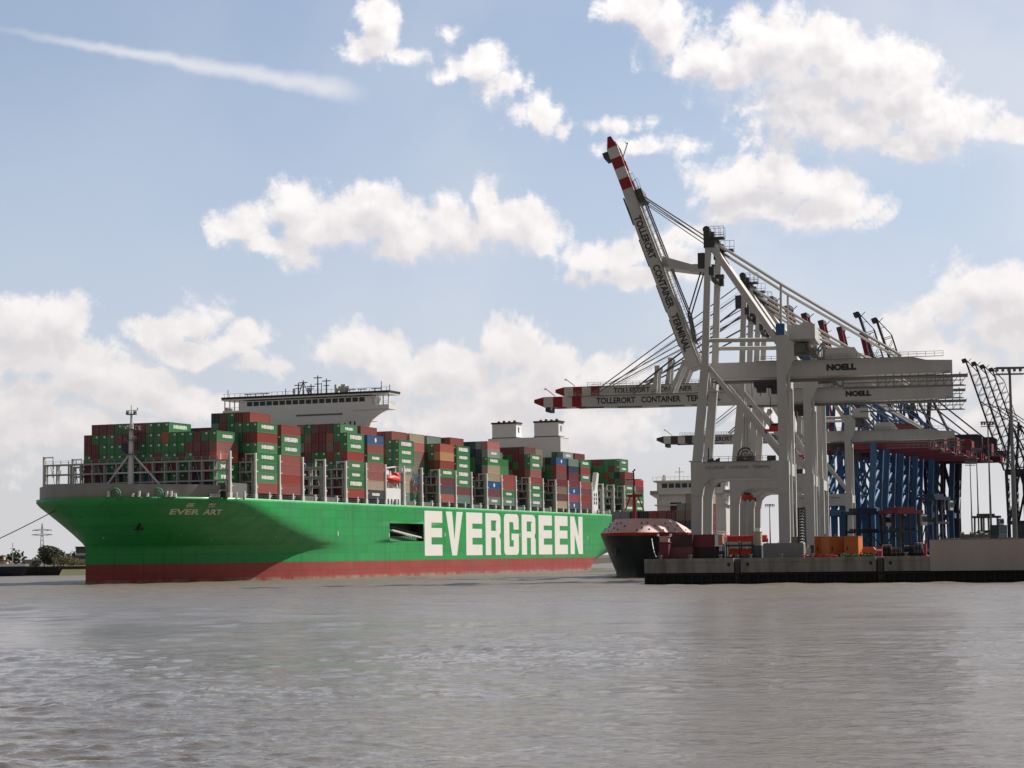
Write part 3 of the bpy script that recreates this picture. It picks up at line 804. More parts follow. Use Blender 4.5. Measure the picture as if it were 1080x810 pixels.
def aft_stairs():
    s0 = 21 * BAY + 2.2; q = MB()
    q.box(s0, s0 + 6.5, -HALF + .6, -HALF + 3, DECK, DECK + 9.6)
    q.prism([(s0 + 2.8, DECK + 9.6), (s0 + 6.5, DECK + 9.6), (s0 + 8.6, DECK + 17), (s0 + 6.6, DECK + 17.6)], 'y', -HALF + .8, -HALF + 2.6)
    o = q.build("stair_tower", M['white'], ship)
    for k in (0, 1):
        for j in range(3): d = MB(); d.box(s0 + 1.2 + k * 2.6, s0 + 2.3 + k * 2.6, -HALF + .52, -HALF + .64, DECK + 4 + j * 1.7, DECK + 5.2 + j * 1.7); d.build("stair_opening", M['dark'], o)
aft_stairs()
def tow_line():
    q = MB(); a = SHIP_MAT @ Vector(SP(-24, -10, DECK - 3)); b = a + Vector((-36, -8, -17.0)); n = 16; pts = []
    for k in range(n + 1):
        t = k / n; p = a.lerp(b, t); p.z -= 3.0 * t * (1 - t); pts.append(p)
    for k in range(n): q.tube(pts[k], pts[k + 1], .13, 5, cap=False)
    tag(q.build("tow_rope", M['dark']), "long dark tow rope running off left from the ship's bow", "rope")
tow_line()


# the stacked containers that show from the river: bay -> (row, tier)
SEEN_BY_BAY = {0:[(5,0),(5,1),(5,2),(5,3),(5,4),(6,0),(6,1),(6,2),(6,3),(6,4),(6,5),(7,0),(7,1),(7,2),(7,3),(7,4),(7,5),(8,0),(8,1),(8,2),(8,3),(8,4),(8,5),(9,0),(9,1),(9,2),(9,3),(9,4),(9,5),(10,0),(10,1),(10,2),(10,3),(10,4),(10,5),(11,0),(11,1),(11,2),(11,3),(11,4),(11,5),(12,0),(12,1),(12,2),(12,3),(12,4),(12,5),(13,0),(13,1),(13,2),(13,3),(13,4),(13,5),(14,0),(14,1),(14,2),(14,3),(14,4),(14,5),(15,0),(15,1),(15,2),(15,3),(15,4),(15,5),(16,0),(16,1),(16,2),(16,3),(16,4),(17,0),(17,1),(17,2),(17,3),(17,4),(18,0),(18,1),(18,2),(18,3),(18,4),(19,0),(19,1),(19,2),(19,3),(19,4),(20,0),(20,1),(20,2),(20,3),(20,4),(21,0),(21,1),(21,2),(21,3),(21,4)],1:[(18,6),(18,7),(19,0),(19,6),(19,7),(20,0),(20,6),(20,7),(21,0),(21,6),(21,7),(22,0),(22,1),(22,2),(22,3),(22,4),(22,5),(22,6),(22,7),(23,0),(23,1),(23,2),(23,3),(23,4),(23,5),(23,6)],2:[(23,0),(23,1),(23,2),(23,3),(23,4),(23,5),(23,6)],4:[(13,0)],5:[(17,0),(18,0),(18,1),(18,2),(18,3),(18,4),(18,5),(18,6),(18,7),(19,0),(19,1),(19,2),(19,3),(19,4),(19,5),(19,6),(19,7),(20,0),(20,1),(20,2),(20,3),(20,4),(20,5),(20,6),(20,7),(21,0),(21,1),(21,2),(21,3),(21,4),(21,5),(21,6),(21,7),(22,0),(22,1),(22,2),(22,3),(22,4),(22,5),(22,6),(22,7),(23,0),(23,1),(23,2),(23,3),(23,4),(23,5),(23,6)],6:[(22,7),(23,0),(23,1),(23,2),(23,3),(23,4),(23,5),(23,6)],8:[(21,0),(21,1),(21,2),(21,3),(21,4),(21,5),(21,6),(21,7),(22,0),(22,1),(22,2),(22,3),(22,4),(22,5),(22,6)],9:[(21,0),(21,1),(21,2),(21,3),(21,4),(21,5),(21,6),(21,7)],10:[(21,7),(22,0),(22,1),(22,2),(22,3),(22,4),(22,5),(22,6),(23,0),(23,1),(23,2),(23,3),(23,4),(23,5),(23,6)],11:[(22,7),(23,0),(23,1),(23,2),(23,3),(23,4),(23,5),(23,6)],13:[(21,0),(21,7),(22,0),(22,1),(22,2),(22,3),(22,5),(22,6),(22,7),(23,0),(23,1),(23,2),(23,3),(23,4),(23,5),(23,6),(23,7)],14:[(22,4),(22,5),(23,0),(23,1),(23,2),(23,3)],16:[(22,0),(22,7),(23,0),(23,1),(23,2),(23,3),(23,4),(23,5),(23,6)],18:[(22,0),(23,0),(23,1),(23,2),(23,3),(23,4),(23,5),(23,6)],19:[(22,7),(23,0),(23,1),(23,2),(23,3),(23,4),(23,5),(23,6)],20:[(22,7),(23,0),(23,1),(23,2),(23,3),(23,4),(23,5),(23,6)],24:[(22,6),(22,7),(23,0),(23,1),(23,2),(23,3),(23,4),(23,5)],25:[(23,0),(23,1),(23,2),(23,3),(23,4)]}
SEEN = {(b, r, t) for b, q in SEEN_BY_BAY.items() for r, t in q}

# ------------------------------------------------------------------ containers on the big ship
CL, CW, CH = 12.19, 2.44, 2.9
PAINT = {  # key: (words, colour)
 'g': ("green", (.040, .23, .075)), 'r': ("brick red", (.33, .062, .048)), 'm': ("maroon", (.20, .038, .045)), 'o': ("orange red", (.46, .09, .05)),
 'y': ("yellow", (.52, .24, .07)), 't': ("tan", (.46, .36, .24)), 'b': ("blue", (.030, .11, .26)), 'n': ("dark navy", (.022, .045, .075)),
 'd': ("dark grey", (.07, .08, .10)), 'e': ("grey green", (.17, .27, .22)), 'c': ("crimson", (.50, .03, .055)), 'w': ("grey", (.30, .31, .31)),
 'k': ("dull brown", (.26, .19, .14)), 'x': ("dark brown", (.05, .028, .026)),
}
PM = {k: material(v[0].replace(' ', '_') + "_container_paint", v[1], .55, grime=.30, gscale=.5, vary=.14) for k, v in PAINT.items()}
M['door_bar'] = material("galvanised_bar", (.33, .33, .33), .5)

def container_shape(L=CL, H=CH, rib=.28):
    mb = MB(); hx, hy, dp = L / 2, CW / 2, .045
    n = int(L / (rib * 2))
    # corrugated long sides
    for sg in (-1, 1):
        xs = []
        a, b = -hx + .18, hx - .18; st = (b - a) / n
        for k in range(n):
            x = a + k * st; xs += [(x, 0), (x + st * .32, 0), (x + st * .5, -dp), (x + st * .82, -dp)]
        xs.append((b, 0))
        for (x0, d0), (x1, d1) in zip(xs, xs[1:]):
            mb.poly([(x0, sg * (hy + d0 - .02), .16), (x1, sg * (hy + d1 - .02), .16), (x1, sg * (hy + d1 - .02), H - .12), (x0, sg * (hy + d0 - .02), H - .12)])
        mb.box(-hx, hx, sg * hy - (.06 if sg > 0 else 0), sg * hy + (0 if sg > 0 else .06), 0, .16)
        mb.box(-hx, hx, sg * hy - (.06 if sg > 0 else 0), sg * hy + (0 if sg > 0 else .06), H - .12, H)
        for ex in (-1, 1):
            x0, x1 = (hx - .18, hx) if ex > 0 else (-hx, -hx + .18)
            mb.box(x0, x1, sg * hy - (.16 if sg > 0 else 0), sg * hy + (0 if sg > 0 else .16), .16, H - .12)
    mb.poly([(-hx, -hy, H - .03), (hx, -hy, H - .03), (hx, hy, H - .03), (-hx, hy, H - .03)])
    mb.poly([(-hx, -hy, .03), (hx, -hy, .03), (hx, hy, .03), (-hx, hy, .03)])
    for ex in (-1, 1):                                     # ends: set-in doors
        x = ex * (hx - .05); mb.poly([(x, -hy, 0), (x, hy, 0), (x, hy, H), (x, -hy, H)])
        for z0, z1 in ((0, .16), (H - .12, H)): mb.box(min(x, ex * hx), max(x, ex * hx), -hy + .16, hy - .16, z0, z1)
    return mb
CMESH = {k: container_shape().mesh("shipping_container", PM[k]) for k in PM}
HMESH = {k: container_shape(6.06).mesh("shipping_container", PM[k]) for k in PM}
def bars_mesh():
    mb = MB()
    for y in (-.85, -.35, .35, .85): mb.box(-CL/2 - .01, -CL/2 + .03, y - .025, y + .025, .2, CH - .2)
    return mb.mesh("door_bars", M['door_bar'])
BARS = bars_mesh()
def letter_mesh(txt, w, h, z0, mat, mark=True):
    mb = MB(); put_text(mb, txt, (-w / 2, -CW / 2 - .015, z0), (1, 0, 0), (0, 0, 1), h, w, bold=.06)
    pass
    return mb.mesh("lettering", mat, recalc=False)
LETTER = {'g': letter_mesh("EVERGREEN", 7.3, 1.05, 1.15, M['letter_white']),
          'T': letter_mesh("EVERGREEN", 8.2, 1.3, .95, M['letter_white']),
          'S': letter_mesh("EVERGREEN", 5.6, .9, 1.0, M['letter_white'])}
def star_mesh():
    mb = MB(); pts = []
    for k in range(14):
        r = .95 if k % 2 == 0 else .55; a = math.pi * 2 * k / 14; pts.append((r * math.cos(a), -CW/2 - .015, 1.45 + r * math.sin(a)))
    mb.poly(pts); return mb.mesh("star_emblem", M['letter_white'], recalc=False)
LETTER['*'] = star_mesh()
MARKM = (lambda mb: (mb.box(-CL/2 - .03, -CL/2 - .005, -.8, -.2, 1.95, 2.45), mb.mesh("end_mark", M['letter_white']))[1])(MB())

ORD = ["zeroth","first","second","third","fourth","fifth","sixth","seventh","eighth","ninth","tenth","eleventh","twelfth","thirteenth","fourteenth","fifteenth","sixteenth","seventeenth","eighteenth","nineteenth","twentieth","twenty-first","twenty-second","twenty-third","twenty-fourth","twenty-fifth","twenty-sixth"]
# outermost stack of each bay, top to bottom; capital letter or mark after a colour = what is painted on it
OUTER = {1: "gL r gL gL gL gL r", 2: "r gT gL r r r r", 5: "gT gL r gS gS gT r", 6: "b* r gS r r t dS", 10: "o y r gL m d o",
         11: "gT gL gL gT gL m e", 13: "o wS gL t t b* m eS", 14: "r r gS eS", 16: "gL gL r r gL gL eL", 18: "b* r m m k m t",
         19: "e n m m b* c b*", 20: "gL r gL r m r m", 24: "r m gL gL m gL", 25: "c m gL gL gL"}
# rows further in: (bay, first row, last row, tiers) with 23 the outermost row
INNER = [(0,5,5,5),(0,6,15,6),(0,16,21,5), (1,4,17,6),(1,18,22,8), (2,2,22,7), (3,1,13,5), (4,0,13,6), (5,0,16,7),(5,17,22,8), (6,0,21,7),(6,22,22,8),
         (8,0,18,7),(8,19,21,8),(8,22,22,7), (9,0,18,7),(9,19,21,8), (10,0,20,7),(10,21,21,8),(10,22,22,7), (11,0,20,7),(11,21,22,8),
         (12,0,19,7), (13,0,18,7),(13,19,22,8), (14,0,21,7),(14,22,22,6), (15,0,19,7), (16,0,16,7),(16,17,22,8),
         (17,0,20,7),(17,21,21,8),(18,0,21,7),(18,22,22,7), (19,0,20,7),(19,21,22,8), (20,0,20,7),(20,21,22,8), (22,0,18,7), (23,0,17,7), (24,0,15,7),(24,16,22,8), (25,0,22,5)]
FIXED = {  # (bay, row, tier from the top): colour and marks
 (0,6,1):'m',(0,7,1):'m',(0,8,1):'m',(0,9,1):'g',(0,10,1):'g',(0,11,1):'m',(0,12,1):'m',(0,13,1):'g',(0,14,1):'g',(0,15,1):'gL',
 (0,5,1):'m',(0,6,2):'g',(0,7,2):'g',(0,8,2):'g',(0,9,2):'m',(0,10,2):'m',(0,11,2):'m',(0,12,2):'m',(0,13,2):'g',(0,14,2):'g',(0,15,2):'o',
 (0,17,1):'g',(0,18,1):'g',(0,19,1):'m',(0,20,1):'g',(0,21,1):'gS',(0,21,2):'r',(0,21,3):'o',(0,21,4):'gL',(0,21,5):'gL',
 (0,5,2):'m',(0,6,3):'m',(0,7,3):'g',(0,8,3):'g',(0,9,3):'g',(0,10,3):'n',(0,11,3):'m',(0,12,3):'g',(0,13,3):'g',(0,14,3):'g',(0,15,3):'g',
 (0,5,3):'g',(0,6,4):'m',(0,7,4):'g',(0,8,4):'g',(0,9,4):'g',(0,10,4):'g',(0,11,4):'g',(0,12,4):'g',(0,13,4):'g',(0,14,4):'m',(0,15,4):'g',
 (0,17,2):'g',(0,18,2):'m',(0,19,2):'m',(0,20,2):'m',(0,17,3):'m',(0,18,3):'g',(0,19,3):'m',(0,20,3):'m',
 (0,16,1):'g',(0,16,2):'g',(0,16,3):'g',(1,22,1):'r',(1,21,1):'m',(1,20,1):'g',(1,19,1):'m',(1,18,1):'n',(1,22,2):'g',(1,22,3):'m',(1,22,4):'g',
 (5,22,1):'gS',(5,21,1):'m',(5,20,1):'m',(5,19,1):'m',(5,18,1):'g',(5,22,2):'g',(6,22,1):'r',(8,21,1):'r',(8,22,1):'gT',(8,22,2):'gL',(8,22,3):'gL',(8,22,4):'eL',(8,22,5):'t',(8,22,6):'t',(8,22,7):'e',
 (8,20,1):'m',(8,21,2):'g',(8,21,3):'g',(9,21,1):'t',(9,21,2):'o',(9,21,3):'k',(9,21,4):'k',(9,20,1):'k',(9,19,1):'k',(10,21,1):'e',(11,22,1):'r',(11,21,1):'d',
 (13,22,1):'w',(13,21,1):'n',(13,20,1):'n',(13,22,2):'n',(13,21,2):'n',(13,22,3):'n',(13,22,4):'n',(13,20,2):'n',
 (16,22,1):'m',(16,21,1):'m',(16,20,1):'m',(16,19,1):'m',(16,18,1):'g',(16,22,2):'m',(16,21,2):'m',(16,20,2):'g',(16,19,2):'g',(14,22,1):'g',(14,22,2):'g',
 (17,21,1):'k',(17,21,2):'k',(18,22,1):'n',(19,22,1):'wS',(20,22,1):'m',(20,21,1):'m',(24,22,1):'gS',(24,22,2):'gS',(24,21,1):'g',(24,20,1):'g',(24,19,1):'m',(24,18,1):'m',(24,21,2):'m',(24,20,2):'g',(24,19,2):'g',
}
def container_list():
    rnd = random.Random(11); out = []
    for bay, stack in OUTER.items():
        items = stack.split(); n = len(items)
        for k, it in enumerate(items): out.append((bay, 23, n - 1 - k, n, it))
    for bay, r0, r1, n in INNER:
        for r in range(r0, r1 + 1):
            for k in range(n):
                it = FIXED.get((bay, r, k + 1)) or rnd.choices("gmrnewkbo", (40, 26, 10, 5, 5, 3, 3, 2, 2))[0]
                out.append((bay, r, n - 1 - k, n, it))
    return out
def container_pos(bay, row, tier):
    base = 27.55 if bay == 0 else 24.8
    return (bay * BAY + BAY / 2, (row - 11.5) * 2.55 - (.2 if row == 23 else 0), base + tier * CH)
def where(bay, row):
    if bay == 0: return f"row {row - 4} from left, foremost block"
    if row == 23: return f"outer stack, {ORD[bay]} bay behind bow"
    return f"{ORD[23 - row]} row inboard, {ORD[bay]} bay behind bow"
def add_container(bay, row, tier, n, it):
    s, p, z = container_pos(bay, row, tier)
    o = obj("shipping_container", CMESH[it[0]])
    o.matrix_world = Matrix.Translation(SHIP_MAT @ Vector(SP(s, p, z))) @ Matrix.Rotation(SHIP_ROT, 4, 'Z')
    k = n - tier
    tiername = "top" if k == 1 else f"{ORD[k]} from top"
    mark = it[1:] if len(it) > 1 else ''
    desc = PAINT[it[0]][0] + " container" + (" with white star" if mark == '*' else " with white lettering" if mark else "")
    tag(o, f"{desc}, {tiername}, {where(bay, row)}", "container", "containers stacked on the green ship")
    if mark:
        c = obj("star_emblem" if mark == '*' else "lettering", LETTER['g' if mark == 'L' else mark]); c.parent = o
    if it[0] == 'g':
        c = obj("end_mark", MARKM); c.parent = o
    if bay == 0 or row >= 18:
        c = obj("door_bars", BARS); c.parent = o
    return o
HIDDEN_STUFF = MB()
def load_containers():
    rest = {k: MB() for k in PM}
    for c in container_list():
        if SEEN is None or (c[0], c[1], c[2]) in SEEN: add_container(*c)
        else:
            s, p, z = container_pos(*c[:3]); rest[c[4][0]].box(s - CL/2, s + CL/2, -p - CW/2, -p + CW/2, z + .02, z + CH - .02)
    if SEEN is not None:                                   # what stands deep inside the stow and shows at most a sliver
        mb = MB(); mats = []
        for k, q in rest.items():
            if q.v: mb.faces(q.v, q.f, len(mats)); mats.append(PM[k])
        o = mb.build("inner_containers", mats); o.matrix_world = SHIP_MAT
        tag(o, "mass of containers deep inside the stow, behind the outer stacks", "containers", kind="stuff")

# ------------------------------------------------------------------ land and quay
GZ = 5.0                                   # height of the quay
BR = R(12.3)                               # the berth runs this much to the right of straight ahead
AX = Vector((math.cos(BR), -math.sin(BR), 0)); AL = Vector((math.sin(BR), math.cos(BR), 0))
def at(px, D): return (px - 540) * D / F_PX
QA = R(17.1); Q0 = Vector((26.9, 411, 0))
QX = Vector((math.cos(QA), -math.sin(QA), 0)); QY = Vector((math.sin(QA), math.cos(QA), 0))
M['concrete'] = material("weathered_concrete", (.30, .28, .25), .85, grime=.85, gscale=.45, streak=True, grime_col=(.05, .047, .04))
M['concrete_pale'] = material("pale_concrete", (.46, .41, .375), .85, grime=.35, gscale=.22, streak=True, grime_col=(.24, .20, .18))
M['timber'] = material("tarred_timber", (.016, .014, .012), .7, grime=.5, gscale=1.0)
M['asphalt'] = material("yard_asphalt", (.06, .06, .06), .9)
M['soil'] = material("river_bank_soil", (.07, .06, .045), .95, grime=.6, gscale=.05)
def quay():
    q = MB()
    edge = [Q0 + QX * 220, Q0, Vector((40, 480, 0)), Vector((40, 480, 0)) + AL * 260, Vector((40, 480, 0)) + AL * 260 + Vector((60, 200, 0)), Vector((300, 1500, 0)), Vector((900, 6000, 0)), Vector((6000, 6000, 0)), Vector((6000, 360, 0))]
    q.prism([(p.x, p.y) for p in edge], 'z', -3, GZ)
    g = q.build("quay_ground", M['asphalt']); tag(g, kind='structure')
    # front wall: concrete above, tarred timber fendering below
    root = empty("quay_wall", Q0, -QA, "long concrete quay wall on black timber fendering along the water", "quay wall")
    w = MB()
    for a, b in ((-.6, 17.6), (19.0, 45.6), (47.2, 56.0)):
        w.box(a, b, -.6, 1.2, 2.3, GZ + .12); w.box(a - .0, b, -.72, -.6, 4.4, GZ + .16)
    w.build("wall_panel", M['concrete'], root)
    w = MB(); w.box(56.0, 190, -1.0, 9.0, 2.25, 8.15); w.build("raised_block", M['concrete_pale'], root)
    w = MB()
    for k in range(24): w.box(58 + k * 5.4, 61.6 + k * 5.4, -1.05, -.6, 8.15, 8.5)
    w.box(56.0, 190, -.9, -.7, 8.15, 8.3); w.build("coping", M['concrete'], root)
    t = MB()
    t.box(-.4, 190, -.25, .8, -3, 2.32)
    for k in range(100):
        x = -.3 + k * 1.9; h = 2.25 + random.uniform(-.35, .1); t.tube((x, -.45, -3), (x, -.45, h), .34, 7)
    for z in (.5, 1.8): t.box(-.4, 190, -.62, -.25, z, z + .3)
    t.build("timber_fendering", M['timber'], root)
    for x in (18.3, 46.4):
        l = MB()
        for k in range(14): l.box(x - .25, x + .25, -.5, -.42, .2 + k * .33, .26 + k * .33)
        l.box(x - .32, x - .25, -.52, -.42, .1, GZ + .9); l.box(x + .25, x + .32, -.52, -.42, .1, GZ + .9)
        l.build("ladder", M['steel_grey'], root)
    l = MB()
    for x in (16.6, 20.4, 44.6, 48.4, 70.6): l.tube((x, -.66, 3.9), (x, -.4, 3.9), .35, 10)
    l.build("mooring_eye", M['dark'], root)
    # side of the quay along the berth
    w = MB(); a, b = Q0, Vector((40, 480, 0)); d = (b - a).normalized(); nrm = Vector((-d.y, d.x, 0))
    for p, r in ((a, b), (b, b + AL * 258)):
        d = (r - p).normalized(); nrm = Vector((-d.y, d.x, 0)); c = [p + nrm * .4, r + nrm * .4, r - nrm * .5, p - nrm * .5]
        w.prism([(v.x, v.y) for v in c], 'z', -3, GZ + .1)
    tag(w.build("berth_wall", M['concrete']), "grey concrete wall of the berth beside the black ship", "quay wall")
quay()

# ------------------------------------------------------------------ gantry cranes.  x: landward from the waterside rail, y: along the berth, z from the quay
M['crane_grey'] = material("crane_grey_paint", (.55, .535, .505), .55, grime=.5, gscale=.22, streak=True, grime_col=(.36, .335, .30))
M['crane_dark'] = material("crane_machinery", (.06, .06, .062), .6)
M['crane_mid'] = material("crane_walkway_steel", (.22, .215, .205), .6)
M['crane_white'] = material("crane_white_band", (.62, .59, .56), .55, grime=.25, gscale=.5)
M['crane_red'] = material("crane_red_band", (.30, .018, .030), .55, grime=.2)
M['rope'] = material("steel_rope", (.11, .11, .11), .5)
M['crane_blue'] = material("crane_blue_paint", (.035, .118, .245), .5, grime=.3, streak=True, gscale=.3)
M['crane_maroon'] = material("crane_maroon_paint", (.21, .032, .048), .55, grime=.3)
M['boom_red'] = material("crane_boom_red", (.25, .02, .035), .55)
M['house_red'] = material("dull_red_house", (.22, .03, .03), .6)
M['crane_navy'] = material("crane_dark_navy_paint", (.030, .036, .055), .55)
M['cap_blue'] = material("blue_cap_paint", (.035, .13, .26), .5)
M['print'] = material("dark_grey_lettering", (.045, .045, .048), .6, grime=.1)
M['print_faint'] = material("faded_lettering", (.24, .22, .195), .6, grime=.1)

def boom_mesh(L, w, deep, paints, seg=2.75, gap=6.4):
    """two box girders with cross ties, along +x from the hinge; tip banded"""
    m = MB()
    for y in (-gap / 2, gap / 2):
        bands = 5; x0 = L - bands * seg
        m.beam((0, y, -deep * .5), (x0 - 14, y, -deep * .5), w, deep, 0)
        m.beam((x0 - 14, y, -deep * .5), (x0, y, -deep * .45), w, deep, 0, w, deep * .88)
        for k in range(bands - 1):
            a = x0 + k * seg; m.box(a, a + seg, y - w / 2, y + w / 2, -deep * .88, -.03, 1 if k % 2 == 0 else 2)
        a = x0 + (bands - 1) * seg
        m.prism([(a, -deep * .86), (a + seg, -deep * .50), (a + seg, -deep * .22), (a, -.05)], 'y', y - w / 2 + .03, y + w / 2 - .03, 1)
    for k in range(int(L / 8)):
        x = 3 + k * 8; m.box(x, x + .8, -gap / 2 + w / 2, gap / 2 - w / 2, -deep * .7, -deep * .3, 0)
    return m
def rail_mesh(L, y, m=None, h=1.15, step=2.0, z=0.0):
    m = m or MB(); n = int(L / step)
    for k in range(n + 1): m.beam((k * step, y, z), (k * step, y, z + h), .09)
    for q in (.55, 1.0): m.beam((0, y, z + h * q), (n * step, y, z + h * q), .08)
    m.box(0, n * step, y - .45, y + .1, z - .1, z); return m

def box_crane(t, raised, label, girder=51.0, apex=82.5, noell=True, faint=False, extra=True, words=True, L=57.0, angle=70.5, tip='crane_red'):
    base = Vector((42.97, 480, 0)) + AL * t
    root = empty("gantry_crane", base + Vector((0, 0, GZ)), -BR, label, "crane", "grey gantry cranes along the berth")
    G = girder - GZ; A = apex - GZ; g = 20.7; w = 20.0; back = 60.0; P = 27.6 - GZ
    C, D_, W = M['crane_grey'], M['crane_dark'], M['crane_mid']
    lean = 2.9
    for y in (0, w):
        m = MB(); m.beam((0, y, 1.6), (lean * P / G * .4, y, P), 2.1, 2.5); m.beam((lean * P / G * .4, y, P - .02), (lean, y, G), 1.9, 2.3, 0, 1.7, 1.9)
        m.box(-1.3, 1.6, y - 1.15, y + 1.15, P + .1, P + .35); m.build("leg", C, root)
        m = MB(); m.beam((g, y, 1.6), (g + .1, y, P), 2.1, 2.6); top = G + 8.4 if y == 0 else G + 4
        m.beam((g + .1, y, P - .02), (g + .1, y, top), 1.8, 2.1)
        if y == 0: m.prism([(g + 1.1, G - 3.5), (g + 1.1, G + 5.5), (g + 1.2, G + 5.5), (g + 3.1, G + 4.2), (g + 3.1, G + .5), (g + 1.3, G - 3.5)], 'y', -.8, .8); m.box(g - .9, g + 1.9, -.85, .85, G + 1, G + 6)
        m.build("leg", C, root)
        # mast above the girder
        m = MB(); m.beam((lean, y, G), (lean + 1.5, y, A), 1.5, 1.7, 0, 1.3, 1.4); m.build("mast", C, root)
        # portal beam with haunches
        z1, z0 = P, P - 3.9
        x0, x1 = -.9, g + 1.2
        pts = [(x0, z0 - 4), (x0, z1), (x1, z1), (x1, z0 - 4), (x1 - 2.4, z0 - 4), (x1 - 2.45, z0 - 1.2), (x1 - 2.9, z0 - .3), (x1 - 3.6, z0), (x0 + 5.6, z0), (x0 + 4.0, z0 - .5), (x0 + 3.0, z0 - 1.6), (x0 + 2.6, z0 - 4)]
        m = MB(); m.prism(pts, 'y', y - 1.2, y + 1.2)
        pb = m.build("portal_beam", C, root)
        if y == 0:
            m = MB()
            for wd, wx, ww in (("TOLLERORT", 2.4, 5.0), ("CONTAINER", 8.2, 4.6), ("TERMINAL", 13.6, 4.2)):
                m = MB(); put_text(m, wd, (wx, -1.23, P - 1.75), (1, 0, 0), (0, 0, 1), .75, ww); m.build("lettering", M['print_faint'], pb, recalc=False)
        m = MB(); m.beam((lean + .4, y, G - .6), (g - .2, y, P + .8), 1.0, 1.1); m.build("diagonal_brace", C, root)
        m = MB(); m.tube((lean + .6, y, G + 5.4), (g, y, G + 5.0), .5, 8); m.build("tie_beam", C, root)
        m = MB(); m.tube((lean + 1.4, y, A - 2.5), (g + .1, y, G + 3.5), .85, 8); m.build("backstay", C, root)
        m = MB(); m.tube((lean + 1.8, y + .3, A - 2.0), (g + .4, y + .3, A - 13.3), .36, 6); m.tube((g + .4, y + .3, A - 13.3), (48.5, y + (3.5 if y == 0 else -3.5), G + .6), .36, 6); m.build("tie_rod", C, root)
        m = MB(); m.beam((g + .4, y + .3, A - 13.3), (g + .2, y, top - .2), .5); m.build("tie_post", C, root)
    for x, nm in ((0, 'sea'), (g, 'land')):
        m = MB(); m.box(x - 1.0, x + 1.2, 1.2, w - 1.2, P - 3.2, P - .3)
        m.prism([(1.2, P - 3.2), (3.4, P - 3.2), (1.9, P - 4.2), (1.2, P - 6)], 'x', x - .9, x + 1.0); m.prism([(w - 1.2, P - 3.2), (w - 3.4, P - 3.2), (w - 1.9, P - 4.2), (w - 1.2, P - 6)], 'x', x - .9, x + 1.0)
        m.build("cross_beam", C, root)
        m = MB()
        for y in (0, w):
            m.box(x - .8, x + .8, y - 4.2, y + 4.2, 1.0, 2.4)
            for k in (-3, -1, 1, 3): m.tube((x - .35, y + k, .55), (x + .35, y + k, .55), .55, 10)
        m.build("bogie", D_, root)
    # head blocks at the mast tops
    m = MB()
    for y in (0, w):
        m.box(lean + .3, lean + 2.8, y - 1.0, y + 1.0, A - 4.0, A - .3); m.box(lean - 1.2, lean + .4, y - .8, y + .8, A - 8.8, A - 5.2); m.tube((lean + 1, y - .9, A + .3), (lean + 1, y + .9, A + .3), .9, 10)
        m.box(lean + 1.8, lean + 5.2, y - 1.4, y + 1.6, A - 2.0, A - 1.7); m.box(lean + 1.4, lean + 2.6, y - .8, y + .8, A - 10.6, A - 8.6)
    m.box(lean + 1.2, lean + 3.8, w/2 - 1, w/2 + 1, A - 10.0, A - 9.2)
    m.box(lean + .6, lean + 2, 0, w, A - 3.2, A - 1.6); m.box(lean + .4, lean + 1.8, 0, w, A - 10.2, A - 8.8)
    hd = m.build("mast_head", D_, root)
    m = MB()
    for y in (-1.4, 1.6, w + 1.6):
        for q in (.5, 1.1, 2.6): m.beam((lean + 1.8, y, A - 1.7 + q), (lean + 5.2, y, A - 1.7 + q), .09)
        for k in range(4): m.beam((lean + 1.8 + k * 1.13, y, A - 1.7), (lean + 1.8 + k * 1.13, y, A + .9), .09)
    m.build("handrail", W, hd)
    # main girder, walkways, machinery
    y0 = w / 2
    m = MB()
    for y in (y0 - 3.4, y0 + 3.4): m.box(1.2, back - 9, y - .8, y + .8, G - 3.3, G + .5); m.prism([(back - 9, G - 3.3), (back, G - 2.9), (back, G - .5), (back - 6, G - .3), (back - 9, G + .5)], 'y', y - .78, y + .78)
    for x in (1.4, g - 1, back - 2): m.box(x, x + 1.6, y0 - 2.6, y0 + 2.6, G - 3, G - .6)
    m.box(g - 1, g + 1.2, .9, w - .9, G - 5.4, G - 3.4); m.box(lean - 1, lean + 1, .9, w - .9, G - 5.4, G - 3.4)
    gd = m.build("girder", C, root)
    if noell:
        m = MB(); put_text(m, "NOELL", (g + 10.2, y0 - 4.23, G - 2.2), (1, 0, 0), (0, 0, 1), 1.6, 7.0, bold=.08); m.build("lettering", M['print'], gd, recalc=False)
    m = rail_mesh(back - 16, y0 - 4.6, z=G + .5); o = m.build("handrail", W, gd); o.location = (14, 0, 0)
    m = MB()                                                     # stairs, trolley rails and festoon below the girder
    for y in (y0 - 2.4, y0 + 2.4): m.box(1, back + 3.5, y - .2, y + .2, G - 4.1, G - 3.7)
    for k in range(11):
        x = g + 22 + k * 1.9
        m.beam((x, y0 - 4.2, G - 3.4), (x, y0 - 4.2, G - 6.4), .2); m.beam((x, y0 - 4.2, G - 6.4), (x + 1.9, y0 - 4.2, G - 3.6), .14)
    for z in (G - 6.4, G - 5.3): m.beam((g + 14, y0 - 4.2, z), (back + 2.5, y0 - 4.2, z), .22)
    m.box(g + 14, back + 3, y0 - 4.6, y0 - 2.8, G - 6.6, G - 6.45)
    m.build("service_platform", W, root)
    m = MB(); mh = random.Random(int(t))
    m.box(g + 1.9, g + 8.0, 2, w - 2, G + 5.2, G + 8.6); m.prism([(g + 1.9, G + 8.6), (g + 4.8, G + 8.6), (g + 5.2, G + 9.1), (g + 7.2, G + 9.1), (g + 8, G + 8.4), (g + 8, G + 5.2), (g + 1.9, G + 5.2)], 'y', 1.6, 2.0)
    m.prism([(g + 9, G + .6), (g + 18.5, G + .6), (g + 16.8, G + 3.4), (g + 10.5, G + 3.4)], 'y', y0 - 3, y0 + 5)
